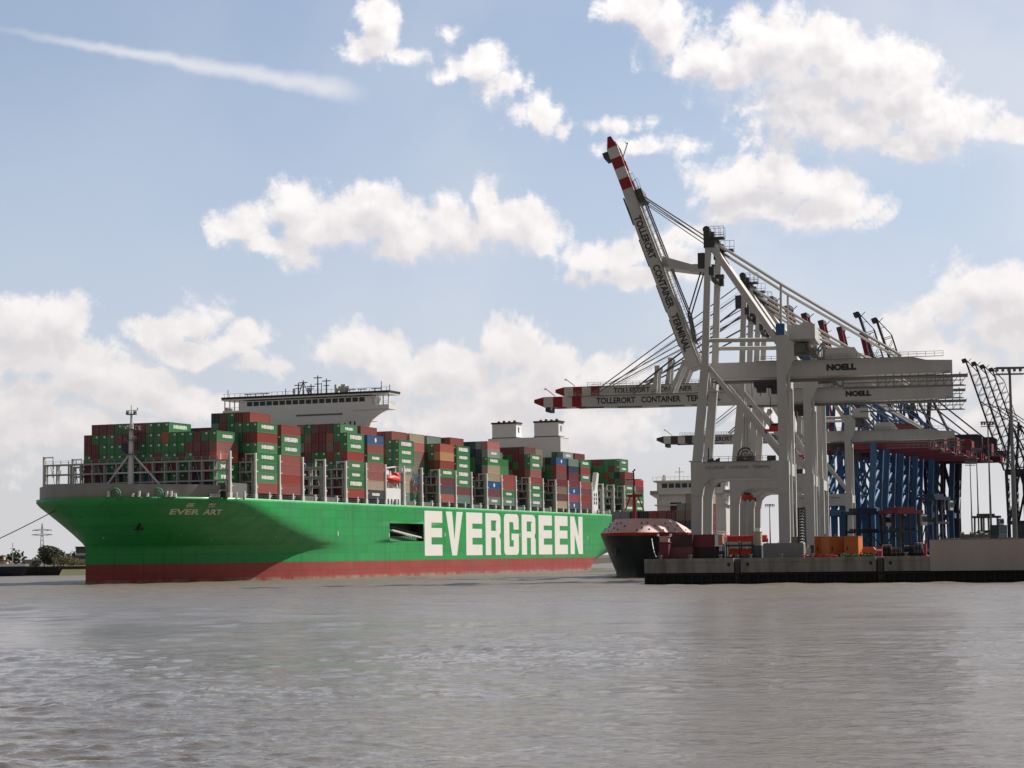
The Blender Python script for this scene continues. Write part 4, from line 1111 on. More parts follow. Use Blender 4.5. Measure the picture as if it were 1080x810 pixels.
    m.build("machinery_house", C, root)
    m = MB(); m.box(g - .92, g + 1.12, -.95, .95, G + 6.0, G + 8.7); m.build("leg_cap", M['cap_blue'], root)
    m = MB()
    for y in (y0 - 3, y0 + 3):
        m.tube((g + 4, y, G + 3.6), (g + 4, y + 2, G + 3.6), 1.3, 10); m.tube((g + 7, y, G + 2.6), (g + 7, y + 2.2, G + 2.6), 1.0, 10)
        m.beam((g + 1.5, y, G + 4.6), (g + 9.6, y, G + .6), .35); m.beam((g + 9.5, y, G + 5), (g + 9.5, y, G + .5), .4); m.beam((g + 6, y, G + .5), (g + 9.4, y, G + 4.6), .35)
    m.box(g + 2.5, g + 6, y0 - 2, y0 + 2, G + 2, G + 4.8)
    m.build("hoist_gear", W, root)
    m = MB(); tx = g - 3.5
    m.box(tx - 3.6, tx + 3.6, y0 - 3.2, y0 + 3.2, G - 5.3, G - 4.2)
    for k in (-2.2, 0, 2.2): m.tube((tx + k, y0 - 2.2, G - 4.9), (tx + k, y0 + 2.2, G - 4.9), .7, 10)
    m.box(tx - 3.0, tx - 1.0, y0 - 3, y0 + 1, G - 6.6, G - 5.2); m.box(tx + .4, tx + 2.2, y0 - 2.6, y0 + 1, G - 7.0, G - 5.2)
    for k in range(5): m.beam((tx - 4 + k * 2, y0 - 3.9, G - 7.8), (tx - 4 + k * 2, y0 - 3.9, G - 4.2), .14)
    m.build("trolley", D_, root)
    # boom
    hinge = Vector((lean - 1.9, y0, G + .2)); ang = math.radians(angle if raised else 0.0)
    bm = boom_mesh(L, 1.5, 3.1 if raised else 3.4, None)
    bo = bm.build("boom", [C, M[tip], M['crane_white']], root)
    bo.location = hinge; bo.rotation_euler = (0, -(math.pi - ang) if False else 0, 0)
    # local +x of the boom points seaward: turn about y
    bo.rotation_euler = (0, 0, 0)
    c, s = math.cos(ang), math.sin(ang)
    bo.matrix_basis = Matrix.Translation(hinge) @ Matrix(((-c, 0, s, 0), (0, 1, 0, 0), (s, 0, c, 0), (0, 0, 0, 1)))
    if words:
        lx = L - (21.0 if raised else 18.0)
        for wd, wx, ww in (("TOLLERORT", 0, 11.2), ("CONTAINER", 12.9, 11.2), ("TERMINAL", 25.7, 9.6)):
            m = MB(); put_text(m, wd, (lx - wx, -3.98, -2.45), (-1, 0, 0), (0, 0, 1), 1.75, ww, bold=.035); m.build("lettering", M['print'], bo, recalc=False)
    m = rail_mesh(L - 9, -3.2 - .75, z=.0); rail_mesh(L - 9, 3.2 + .75, m); m.build("handrail", W, bo)
    for x in (6, 15, 27, 38): m = MB(); m.box(x, x + 7, -3.9, -2.6, -(3.1 if raised else 3.4) - .2, -(3.0 if raised else 3.3)); m.build("festoon_tray", D_, bo)
    m = MB(); m.box(L - 4.5, L - 3.2, -3.6, 3.6, -4.2, -2.6); m.beam((L - 6, -3.2, .2), (L - 3.0, -3.2, 2.6), .2); m.beam((L - 3, -4.4, 2.2), (L - 3, -1.6, 2.2), .16)
    m.build("boom_fitting", D_, bo)
    to = bo.matrix_basis
    if raised:
        m = MB()
        for y in (-2.6, 2.6):
            a = to @ Vector((L - 15.5, y, .6)); b = Vector((lean + .6, y0 + y * 3, A - 1))
            m.tube(a, b, .16, 6); m.tube(a - Vector((0, 0, 1.2)), b - Vector((0, 0, 1.0)), .12, 6)
            a2 = to @ Vector((13, y, 1.6)); m.tube(a2, Vector((lean - 1.0, y0 + y, A - 7)), .2, 6); m.tube(a2, to @ Vector((6, y, .4)), .3, 6); m.tube(to @ Vector((L - 16, y, 1.2)), a2, .18, 6)
        m.build("forestay", M['rope'], root)
        m = MB()
        for y in (-3.2, 3.2):
            p = to @ Vector((L * .445, y, .1)); q = Vector((lean - .2, y0 + y, A - 8.4))
            m.beam(p, q, 1.0, 2.6, 0, .8, 1.0); m.box(q.x - 4, q.x - .4, q.y - .5, q.y + .5, q.z + .6, q.z + 1.6)
        m.build("boom_stop", C, root)
        m = MB(); m.box(L - 17.6, L - 14.8, -3.9, 3.9, 0, 1.7); m.build("stay_bracket", D_, bo)
    else:
        m = MB()
        for y in (-3.0, 3.0):
            for x, r in ((L - 16.5, .15), (L - 27.5, .24)):
                a = to @ Vector((x, y, .6)); b = Vector((lean + .4, y0 + y * 2.6, A - (1.5 if r < .2 else 7.5))); m.tube(a, b, r, 6)
            for k in range(2): m.tube(to @ Vector((L - 18 - k * 1.4, y * .5, .5)), Vector((lean + .3, y0 + y, A - 2.5 - k * .6)), .045, 4)
        m.build("forestay", M['rope'], root)
        for x, hgt, ln in ((L - 34.5, 7.6, -.9), (L - 39.0, 9.0, -4.2)):
            m = MB()
            for y in (-3.2, 3.2): m.beam((x, y, -.2), (x + ln, y, hgt), 1.0, 1.5, 0, .6, .8); m.box(x + ln - .8, x + ln + .6, y - .4, y + .4, hgt - 1, hgt + .4)
            m.build("stay_post", C, bo)
    if extra:
        m = MB(); m.ring((11.6, 3, P + 1.6), 1.7, .2, 'y', 18); m.ring((11.6, 3, P + 1.6), 1.0, .15, 'y', 14)
        for k in range(6): a = k * math.pi / 3; m.beam((11.6, 3, P + 1.6), (11.6 + 1.6 * math.cos(a), 3, P + 1.6 + 1.6 * math.sin(a)), .14)
        m.box(9.4, 13.8, 3.6, 5.2, P, P + 1.4); m.build("cable_reel", D_, root)
        m = rail_mesh(17, -1.0, z=P + .02); o = m.build("handrail", W, root); o.location = (2, 0, 0)
        m = MB()
        for k in range(6): m.box(3.0 + k * .5, 3.3 + k * .5, -.9, .9, P, P + .4 + .25 * (k % 3))
        m.tube((3.2, 0, P), (3.2, 0, P + 3.4), .15, 6); m.build("winch", D_, root)
        m = MB(); m.box(17, 19, -.8, .8, P, P + 1.2); m.build("switch_box", D_, root)
        m = MB(); z0 = 2.5
        m.box(g + 1.5, g + 1.9, 1.4, 1.8, z0, G - 2)
        for k in range(int((G - 6) / .9)): m.beam((g + 1.7, 1.4, z0 + k * .9), (g + 1.7, 2.4, z0 + k * .9 + .3), .08)
        m.box(g + 1.7, g + 1.9, 2.3, 2.6, z0, G - 2); m.build("access_ladder", M['pale_grey'], root)
    return root
box_crane(0, True, "grey gantry crane nearest the water with its red tipped boom raised", L=60.6)
box_crane(83, False, "grey gantry crane with lowered lettered boom, directly behind the raised one", L=58)
box_crane(125, False, "taller grey gantry crane with lowered boom just behind the second crane", girder=57.2, L=60, noell=False, extra=False)
box_crane(290, False, "farthest grey gantry crane, its short dark banded boom low and far behind the others", L=53, noell=False, extra=False, tip='crane_dark')

def spreader(loc, rz, label, L=6.5, hang=0):
    root = empty("spreader", loc, rz, label, "spreader", "red crane spreaders")
    m = MB(); m.box(-L/2, L/2, -.9, -.6, 0, .5); m.box(-L/2, L/2, .6, .9, 0, .5)
    for x in (-L/2, -1, 1, L/2 - .3): m.box(x, x + .35, -1.2, 1.2, -.1, .55)
    m.box(-1.4, 1.4, -.8, .8, .5, 1.3); m.build("frame", M['red_paint'], root)
    for x in (-L/2, L/2 - .3):
        for y in (-1.2, 1.0): m = MB(); m.box(x, x + .4, y, y + .25, -.6, -.1); m.build("twistlock", M['dark'], root)
    m = MB(); m.tube((-.9, 0, 1.5), (.9, 0, 1.5), .45, 8); m.build("sheave", M['dark'], root)
    if hang:
        m = MB()
        for x in (-1.0, 1.0):
            for y in (-.5, .5): m.tube((x, y, 1.4), (x, y, hang), .06, 4)
        m.build("hoist_rope", M['rope'], root)
    return root
def on_crane(t, x, y, z): return Vector((42.97, 480, 0)) + AL * t + AX * x + AL * y + Vector((0, 0, z))
spreader(on_crane(83, 15.5, 10, 32.6), -BR, "red spreader hanging in ropes under the second grey crane, right of the diagonal", 6.5, 12.8)
spreader(on_crane(0, 18.0, 12, 35.2), -BR, "dark red spreader hanging from the nearest crane beside its land leg", 5.0, 8.5)
spreader(on_crane(83, 3.0, 8, 21.0), -BR + R(50), "small red spreader hung low inside the second crane's portal", 4.4, 23.0)

# blue cranes further along, red booms up
def steel_crane(px, D, ang_axis, label, group, leg_m, gir_m, boom_m, house_m, lattice=False, gauge=24.0, apexz=72.0, G=44.0, L=61.0, tilt=78.0, w=18.0, proto=None, house=True):
    X = at(px, D); ax = Vector((math.cos(ang_axis), -math.sin(ang_axis), 0))
    base = Vector((X, D, GZ)) - ax * gauge
    if proto:
        r = copy_tree(proto); r.location = base; r.rotation_euler = (0, 0, -ang_axis); tag(r, label, "crane", group); return r
    root = empty("gantry_crane", base, -ang_axis, label, "crane", group)
    for x in (0, gauge):
        for y in (0, w):
            m = MB(); bend = 1.6 if x else -.6
            lw = .62 if lattice else 1.0; m.beam((x, y, 1.2), (x, y, 19), 2.2 * lw, 2.6 * lw); m.beam((x, y, 18.95), (x + bend, y, G), 2.1 * lw, 2.3 * lw); m.build("leg", leg_m, root)
        m = MB(); m.box(x - .9, x + .9, .8, w - .8, 16, 18.4); m.box(x - .8, x + .8, -4, w + 4, .9, 2.2)
        for y in (-3, -1, 1, 3, w - 3, w - 1, w + 1, w + 3): m.tube((x - .3, y, .5), (x + .3, y, .5), .5, 8)
        m.build("cross_beam", leg_m, root)
        m = MB()
        for k in range(3):
            z = 19.5 + k * 8; m.tube((x + .4, .8, z), (x + .6, w - .8, z + 6.5), .55, 8); m.tube((x + .4, .8, z + 3.8), (x + .6, w - .8, z + 10.3), .4, 6) if k < 2 else None
        m.tube((x + .2, .8, 26), (x + .2, w - .8, 26), .4, 6); m.tube((x + .6, .8, 37), (x + .6, w - .8, 37), .4, 6); m.build("brace", leg_m, root)
    for y in (0, w):
        m = MB(); m.box(.7, gauge - .7, y - .8, y + .8, 15.6, 17.6); m.build("portal_beam", leg_m, root)
        m = MB(); m.tube((.6, y, 18), (gauge * .5, y, G - 1), .5, 6); m.tube((gauge - .4, y, 18), (gauge * .5, y, G - 1), .5, 6); m.build("brace", leg_m, root)
        m = MB(); m.beam((0, y, G), (2.5, y * .5 + w * .25, apexz), 1.0, 1.2); m.build("mast", leg_m, root)
        m = MB(); m.tube((2.5, y * .5 + w * .25, apexz - 1), (gauge + 1, y, G + 1), .5, 6); m.tube((2.5, y * .5 + w * .25, apexz - 1), (gauge + 20, y * .4 + w * .3, G + 1), .3, 6); m.build("backstay", leg_m, root)
    m = MB()
    for y in (w/2 - 4, w/2 + 4):
        m.box(-1, gauge + 23, y - .9, y + .9, G - 2.6, G + .4)
    m.box(-1, gauge + 23, w/2 - 3, w/2 + 3, G - 2.5, G - 2.2)
    for k in range(9): m.box(k * 6, k * 6 + .6, w/2 - 3.1, w/2 + 3.1, G - 2.2, G - .8)
    m.build("girder", gir_m, root)
    if house:
        m = MB(); m.box(gauge + 4, gauge + 19, w/2 - 4.6, w/2 + 4.6, G + .6, G + 6); m.prism([(gauge + 4, G + 6), (gauge + 19, G + 6), (gauge + 17, G + 7), (gauge + 6, G + 7)], 'y', w/2 - 4.4, w/2 + 4.4)
        h = m.build("machinery_house", house_m, root)
        m = MB()
        for k in range(4): m.box(gauge + 5.5 + k * 3.4, gauge + 7.5 + k * 3.4, w/2 - 4.66, w/2 - 4.5, G + 2, G + 4.2)
        m.build("louvre", M['crane_dark'], h)
    m = MB()
    for k in range(10): x = 3 + k * 5.2; m.beam((x, w/2 - 5.4, G + .5), (x, w/2 - 5.4, G + 1.7), .12)
    for z in (G + 1.1, G + 1.7): m.beam((0, w/2 - 5.4, z), (gauge + 24, w/2 - 5.4, z), .1)
    m.box(0, gauge + 24, w/2 - 5.6, w/2 - 4.9, G + .3, G + .42)
    m.beam((gauge + 24, w/2 - 5.4, G), (gauge + 27, w/2 - 5.4, G - 3), .3); m.box(gauge + 22, gauge + 27, w/2 - 4, w/2 + 4, G - 3.2, G - 2.9)
    m.build("walkway", M['crane_mid'], root)
    m = MB(); x = gauge * .55; m.box(x - 3, x + 3, w/2 - 3, w/2 + 3, G - 4, G - 2.7); m.box(x + 3, x + 5.4, w/2 - 1.5, w/2 + 1.5, G - 6.6, G - 3.6); m.build("trolley", M['crane_dark'], root)
    a = R(tilt); c, s = math.cos(a), math.sin(a); hinge = Vector((-1.8, w/2, G))
    m = MB()
    if lattice:
        for y in (-3.4, 3.4):
            m.beam((0, y, 0), (L, y, 0), .8, .9); m.beam((0, y, 3.6), (L - 9, y, 4.4), .35, .4); m.beam((L - 9, y, 4.4), (L, y, .4), .35)
            for k in range(10): x = 3 + k * (L - 13) / 9; m.beam((x, y, 0), (x, y, 3.9), .3); m.beam((x, y, 0), (x + 4, y, 3.9), .22) if k < 9 else None
        for k in range(10): x = 3 + k * (L - 4) / 9; m.beam((x, -3.4, 0), (x, 3.4, 0), .55)
        m.box(L - 1.0, L + .6, -3.9, 3.9, -.6, .6)
    else:
        for y in (-3.3, 3.3): m.beam((0, y, -1), (L, y, -1), 1.3, 2.2)
        for k in range(8): x = 4 + k * 7; m.box(x, x + .6, -2.6, 2.6, -1.6, -.6)
    bo = m.build("boom", boom_m, root)
    bo.matrix_basis = Matrix.Translation(hinge) @ Matrix(((-c, 0, s, 0), (0, 1, 0, 0), (s, 0, c, 0), (0, 0, 0, 1)))
    m = MB(); m.box(L - 1.0, L + .9, -4.0, 4.0, -2.2, .3); m.beam((L - 2, -4, .6), (L - .5, -4, 3.4), .3); m.beam((L - 5, -4, .4), (L - 5, -4, 3), .2)
    rail_mesh(L - 4, -4.4, m); m.build("boom_tip", M['crane_dark'], bo)
    m = MB()
    for y in (-3, 3): m.tube(bo.matrix_basis @ Vector((L * .62, y, .5)), Vector((2.5, w/2 + y * .5, apexz - .5)), .2, 5)
    m.build("forestay", M['rope'], root)
    return root
ORDW = ["first", "second", "third", "fourth", "fifth", "sixth"]
blue = None
for k, (px, D) in enumerate(((917, 800), (931, 830), (946, 858), (961, 886), (978, 914), (1000, 940))):
    lab = f"{ORDW[k]} nearest of the blue legged cranes with dark red girder and raised boom"
    r = steel_crane(px, D, R(19), lab, "blue cranes with red booms", M['crane_blue'], M['crane_maroon'], M['boom_red'], M['house_red'] if k == 0 else M['crane_navy'], proto=blue)
    if blue is None: blue = r
    elif k in (1, 3, 4):                            # some have a house of another colour
        pass
lat = None
for k, (px, D, lab) in enumerate(((990, 930, "dark crane with raised lattice boom, left of the pair behind the grey girders"), (1007, 955, "dark crane with raised lattice boom, right of the pair behind the grey girders"),
                                  (1087, 1170, "dark crane with raised lattice boom, leftmost of the four by the tall lamp mast"), (1096, 1190, "second from the left of four dark lattice boom cranes by the tall lamp mast"),
                                  (1104, 1210, "third from the left of four dark lattice boom cranes by the tall lamp mast"), (1112, 1232, "rightmost of the four dark lattice boom cranes by the tall lamp mast"))):
    r = steel_crane(px, D, R(15), lab, "dark cranes with lattice booms", M['crane_navy'], M['crane_navy'], M['crane_navy'], M['crane_navy'], lattice=True, gauge=14.0, G=47.0 if k < 2 else 44, L=68.0, tilt=73, proto=lat, apexz=76)
    if lat is None: lat = r

# ------------------------------------------------------------------ the smaller ship at the berth
M['feeder_hull'] = material("black_green_hull_paint", (.036, .048, .052), .42, grime=.35, gscale=.12, streak=True, grime_col=(.06, .06, .06))
M['bow_pink'] = material("faded_pink_white_paint", (.62, .39, .36), .6, grime=.3, gscale=.3, streak=True)
M['feeder_white'] = material("feeder_white_paint", (.66, .63, .60), .5, grime=.25, gscale=.4, streak=True)
FLOC, FROT = Vector((32.4, 541, 0)), R(90) - BR
feeder = empty("cargo_ship", FLOC, FROT, "smaller black hulled ship with pink white bow and red mast behind the quay", "cargo ship")
FMAT = Matrix.Translation(FLOC) @ Matrix.Rotation(FROT, 4, 'Z')
FH, FD = 12.6, 11.6
def feeder_half(s, z):
    t = min(1, max(0, (z - 1) / (FD - 1))); ss = 0.5 - 7.0 * t; sf = 48 - 24 * t; a = 1.7 + .4 * t; b = .95 - .47 * t
    if s >= sf: return FH, ss
    q = min(1, max(0, (sf - s) / (sf - ss))); return FH * max(0, 1 - q ** a) ** b, ss
def build_feeder():
    zs = [-2, 0, 1.2, 3, 5, 7, 9, 10.6, FD - .5, FD + .25]
    mb = MB(); NB = 26; n = NB + 4
    for side in (1, -1):
        base = len(mb.v)
        for z in zs:
            ss = feeder_half(0, z)[1]
            for k in range(NB + 1):
                s = ss + (50 - ss) * (k / NB) ** 1.8; mb.v.append(SP(s, side * feeder_half(s, z)[0], z))
            mb.v += [SP(100, side * FH, z), SP(140, side * FH, z), SP(162, side * FH * .9, z)]
        for j in range(len(zs) - 1):
            for i in range(n - 1):
                a = base + j * n + i; mb.f.append((a, a + 1, a + n + 1, a + n)); mb.m.append(1 if j == len(zs) - 2 else 0)
    o = len(zs) * n; t = (len(zs) - 1) * n
    for i in range(n - 1): mb.f.append((t + i, t + i + 1, t + i + 1 + o, t + i + o)); mb.m.append(2)
    for j in range(len(zs) - 1):
        a, b = j * n + n - 1, (j + 1) * n + n - 1; mb.f.append((a, a + o, b + o, b)); mb.m.append(0)
    h = mb.build("hull", [M['feeder_hull'], M['red_paint'], M['steel_grey']], feeder)
    for p in h.data.polygons: p.use_smooth = p.material_index == 0
    # bulwark round the bow, tall in front and sloping down aft, pierced by fairleads
    mb = MB(); pts = []; ss = feeder_half(0, FD)[1]
    for k in range(31):
        s = ss + .15 + (24 - ss) * (k / 30) ** 1.8; p = feeder_half(s, FD)[0] - .15; hgt = 3.7 * min(1, max(0.02, (26 - s) / 17)); pts.append((s, max(0, p), hgt))
    loop = [(s, p, h_) for s, p, h_ in reversed(pts)] + [(s, -p, h_) for s, p, h_ in pts[1:]]
    z0 = FD + .25
    for (s0, p0, h0), (s1, p1, h1) in zip(loop, loop[1:]):
        mb.poly([SP(s0,p0,z0), SP(s1,p1,z0), SP(s1 + h1*.8,p1*(1-.085*h1),z0+h1), SP(s0 + h0*.8,p0*(1-.085*h0),z0+h0)])
        mb.poly([SP(s0 + h0*.8,p0*(1-.085*h0),z0+h0), SP(s1 + h1*.8,p1*(1-.085*h1),z0+h1), SP(s1 + 1.5 + h1*.8,p1*(.9-.085*h1),z0+h1), SP(s0 + 1.5 + h0*.8,p0*(.9-.085*h0),z0+h0)])
    # closed foredeck roof
    bw = mb.build("bow_bulwark", M['bow_pink'], feeder, recalc=False)
    mb = MB()
    for i, (s, p, h_) in enumerate(loop):
        if i % 3 or h_ < 1.2: continue
        zz = [[.8, 2.5], [1.7], [.6], [1.2, 2.4]][(i * 7 // 3) % 4]
        for z in zz:
            if z > h_ - .5: continue
            c = Vector(SP(s + z * .8, p * (1 - .085 * z), z0 + z)); d = Vector((-1, -p * .12, .3)).normalized(); mb.tube(c - d * .2, c + d * .12, .26, 8)
    mb.build("fairlead", M['crane_dark'], bw)
    # mast
    mb = MB(); s = 17; mb.tube(SP(s, -3.0, FD), SP(s, -3.0, FD + 10.5), .6, 8, r2=.42); mb.tube(SP(s, -3, FD + 10.2), SP(s, -3, FD + 10.9), 2.2, 8, r2=2.4)
    for y in (-2.2, 2.2): mb.tube(SP(s, -3 + y * 1.2, FD + 6.4), SP(s, -3 + y * .5, FD + 10.2), .18, 5)
    ms = mb.build("mast", M['red_paint'], feeder)
    mb = MB(); mb.tube(SP(s, -3, FD + 10.5), SP(s, -3, FD + 17), .26, 6, r2=.16); mb.beam(SP(s, -5.2, FD + 15), SP(s, -.8, FD + 15), .2); mb.tube(SP(s, -3.3, FD + 17), SP(s, -2.6, FD + 17.8), .22, 6)
    for k in range(8): a = k * math.pi / 4; c = SP(s, -3, FD); mb.beam((c[0] + 2.2 * math.cos(a), c[1] + 2.2 * math.sin(a), FD + 10.9), (c[0] + 2.3 * math.cos(a), c[1] + 2.3 * math.sin(a), FD + 12), .1)
    mb.build("topmast", M['crane_dark'], ms)
    mb = MB()
    for s, p in ((2.5, 1), (2.5, -1)):
        y = feeder_half(s, 7.4)[0] * p; d = 1 if p > 0 else -1
        mb.box(s - .3, s + .3, -y - .35 * d - .25, -y - .35 * d + .25, 6.4, 9.0); mb.box(s - 1.1, s + 1.1, -y - .3 * d - .3, -y - .3 * d + .3, 6.0, 6.6)
        mb.build("anchor", M['steel_grey'], feeder); mb = MB()
    for k in range(22):
        s = 24 + k * 4; mb.beam(SP(s, FH - .2, FD), SP(s, FH - .2, FD + 1.2), .08)
    for z in (.6, 1.2): mb.beam(SP(24, FH - .2, FD + z), SP(110, FH - .2, FD + z), .07)
    mb.build("deck_railing", M['feeder_white'], feeder)
    # bridge house
    s0 = 116; mb = MB(); mb.box(s0, s0 + 12, -FH + 1.5, FH - 1.5, FD, 25.2); mb.box(s0 - .5, s0 + 12, -FH + .8, FH - .8, 21.6, 22); mb.box(s0 - 1, s0 + 10, -FH - .6, FH + .6, 25.2, 26.4)
    for k in (-1, 1): mb.prism([(k * (FH + .6), 25.2), (k * (FH + .6), 26.4), (k * (FH - 2), 26.4), (k * (FH - 2.6), 23.2)], 'x', s0 - 1, s0 + 3)
    mb.box(s0 - .4, s0 + 9, -FH + 1.6, FH - 1.6, 26.4, 29.2); mb.box(s0 - 1, s0 + 9.6, -FH + .6, FH - .6, 29.2, 29.7)
    h = mb.build("bridge_house", M['feeder_white'], feeder)
    mb = MB()
    for k in range(9): y = -9.6 + k * 2.15; mb.box(s0 - .5, s0 - .38, y, y + 1.7, 27.3, 28.7)
    mb.build("window_band", M['glass'], h)
    mb = MB()
    for y, z in ((-5.5, 18), (-5.5, 21), (5, 20)): mb.box(s0 - .12, s0 + .1, y - 1.8, y + 1.8, z, z + 2.6)
    mb.build("deck_opening", material("dull_red_brown", (.09, .03, .025), .7), h)
    mb = MB(); mb.tube((s0 + 3, 4, 29.7), (s0 + 3, 4, 34), .2, 6); mb.tube((s0 + 3, 9, 29.7), (s0 + 3, 9, 31.6), .8, 8, r2=.5); mb.beam((s0 + 3, 2.5, 32.5), (s0 + 3, 5.5, 32.5), .2)
    for k in range(18): mb.beam((s0 - 1, -12.2 + k * 1.44, 29.7), (s0 - 1, -12.2 + k * 1.44, 30.8), .08)
    mb.beam((s0 - 1, -12.3, 30.8), (s0 - 1, 12.3, 30.8), .08); mb.build("radar_mast", M['feeder_white'], h)
build_feeder()
def feeder_containers():
    names = {'w': "grey", 'n': "dark green", 'r': "brick red", 'm': "maroon", 'k': "dull brown", 't': "tan", 'd': "dark grey"}
    rows = "wwnnrrmkk"
    def add(s, p, z, c, label):
        o = obj("shipping_container", CMESH[c]); o.matrix_world = Matrix.Translation(FMAT @ Vector(SP(s, p, z))) @ Matrix.Rotation(FROT, 4, 'Z')
        tag(o, label, "container", "containers on the smaller black ship")
        b = obj("door_bars", BARS); b.parent = o
    for k, c in enumerate(rows):
        p = -10.4 + k * 2.6
        for tier in (0, 1):
            cc = c if tier else random.choice("mkd")
            add(37, p, FD + .8 + tier * 2.91, cc, f"{PAINT[cc][0]} container, {'upper' if tier else 'lower'} tier, {ORD[k+1]} from the left behind the pink white bow")
    for k in range(4):
        p = 2.8 + k * 2.6
        for tier, c in enumerate("mmwt"):
            if tier == 3 and k == 0: continue
            add(76, p, FD + .8 + tier * 2.91, 'm' if (tier == 2 and k == 3) else c, f"{PAINT['m' if (tier == 2 and k == 3) else c][0]} container, tier {tier + 1} of stack {k + 1} before the white bridge house")
feeder_containers()

# ------------------------------------------------------------------ things on the quay
def place(px, D, z=GZ): return Vector((at(px, D), D, z))
M['orange'] = material("orange_machine_paint", (.60, .17, .035), .55, grime=.2, gscale=.6)
M['beige'] = material("beige_cabinet_paint", (.50, .42, .33), .6)
M['bluegrey'] = material("blue_grey_paint", (.10, .13, .15), .6)
M['rubber'] = material("black_rubber", (.018, .018, .018), .8)
M['navy'] = material("straddle_carrier_navy", (.025, .035, .075), .5)
M['redcap'] = material("straddle_carrier_red", (.22, .03, .035), .5)
M['bronze'] = material("dull_bronze", (.20, .18, .12), .6)
SMALL_C = {k: container_shape(6.06, 2.55).mesh("shipping_container", PM[k]) for k in "mnrdgx"}
def quay_boxes():
    k = 0
    for (px, lab) in ((714, "left"), (741.5, "right")):
        for tier in (0, 1):
            o = obj("shipping_container", SMALL_C['x' if (tier + k) % 2 else 'm']); o.location = place(px, 427, GZ + tier * 2.56); o.rotation_euler = (0, 0, -QA)
            tag(o, f"{'dark brown' if (tier + k) % 2 else 'maroon'} short container, {'upper' if tier else 'lower'} one of the {lab} stack on the quay's left end", "container", "short containers on the quay end")
            m = MB(); 
            for y in (-.7, -.25, .25, .7): m.box(-3.08, -3.0, y - .03, y + .03, .2, 2.3)
            m.build("door_bars", M['door_bar'], o)
        k += 1
    r = empty("fender_tower", place(698.5, 424), -QA, "red square tower with pale top at the quay's left corner", "tower")
    m = MB(); m.box(-1.0, 1.0, -1, 1, 0, 3.5); m.box(-1.15, 1.15, -1.15, 1.15, 3.4, 3.6); m.build("base", material("dark_red_tower_paint", (.16, .03, .04), .6, grime=.4), r)
    m = MB(); m.box(-.9, .9, -.9, .9, 3.6, 4.7); m.box(-1.1, 1.1, -1.1, 1.1, 4.7, 4.85); m.build("head", M['bow_pink'], r)
    m = MB()
    for x in (-1.4, 1.3): m.tube((x, 0, 4.85), (x, 0, 5.3), .22, 8)
    m.build("lamp", M['white'], r)
    # mooring ropes
    for a, b, lab in ((FMAT @ Vector(SP(3, 7, FD - 1)), place(712, 424, GZ + .5), "pale mooring rope from the black ship's bow down to the quay"),
                      (FMAT @ Vector(SP(1, 4, FD - 1)), place(690, 423, GZ + .5), "pale mooring rope ending at the quay's left corner")):
        m = MB(); n = 10
        for i in range(n):
            p, q = a.lerp(b, i / n), a.lerp(b, (i + 1) / n); p.z -= 1.2 * 4 * (i / n) * (1 - i / n); q.z -= 1.2 * 4 * ((i + 1) / n) * (1 - (i + 1) / n); m.tube(p, q, .09, 5, cap=False)
        tag(m.build("mooring_rope", M['pale_grey']), lab, "rope", "mooring ropes")
quay_boxes()
def bollards():
    first = None
    for k in range(9):
        x = 2.5 + k * 6.1
        if first is None:
            m = MB(); m.tube((0,0,0), (0,0,.55), .28, 10, r2=.22); m.tube((0,0,.55), (0,0,.8), .42, 10, r2=.38); m.box(-.45,.45,-.45,.45,0,.08)
            first = m.build("bollard", M['steel_grey']); o = first
        else: o = first.copy(); col.objects.link(o)
        o.location = Q0 + QX * x + QY * .35 + Vector((0, 0, GZ + .12))
        tag(o, "squat steel mooring bollard on the quay edge", "bollard", "mooring bollards on the quay edge")
bollards()
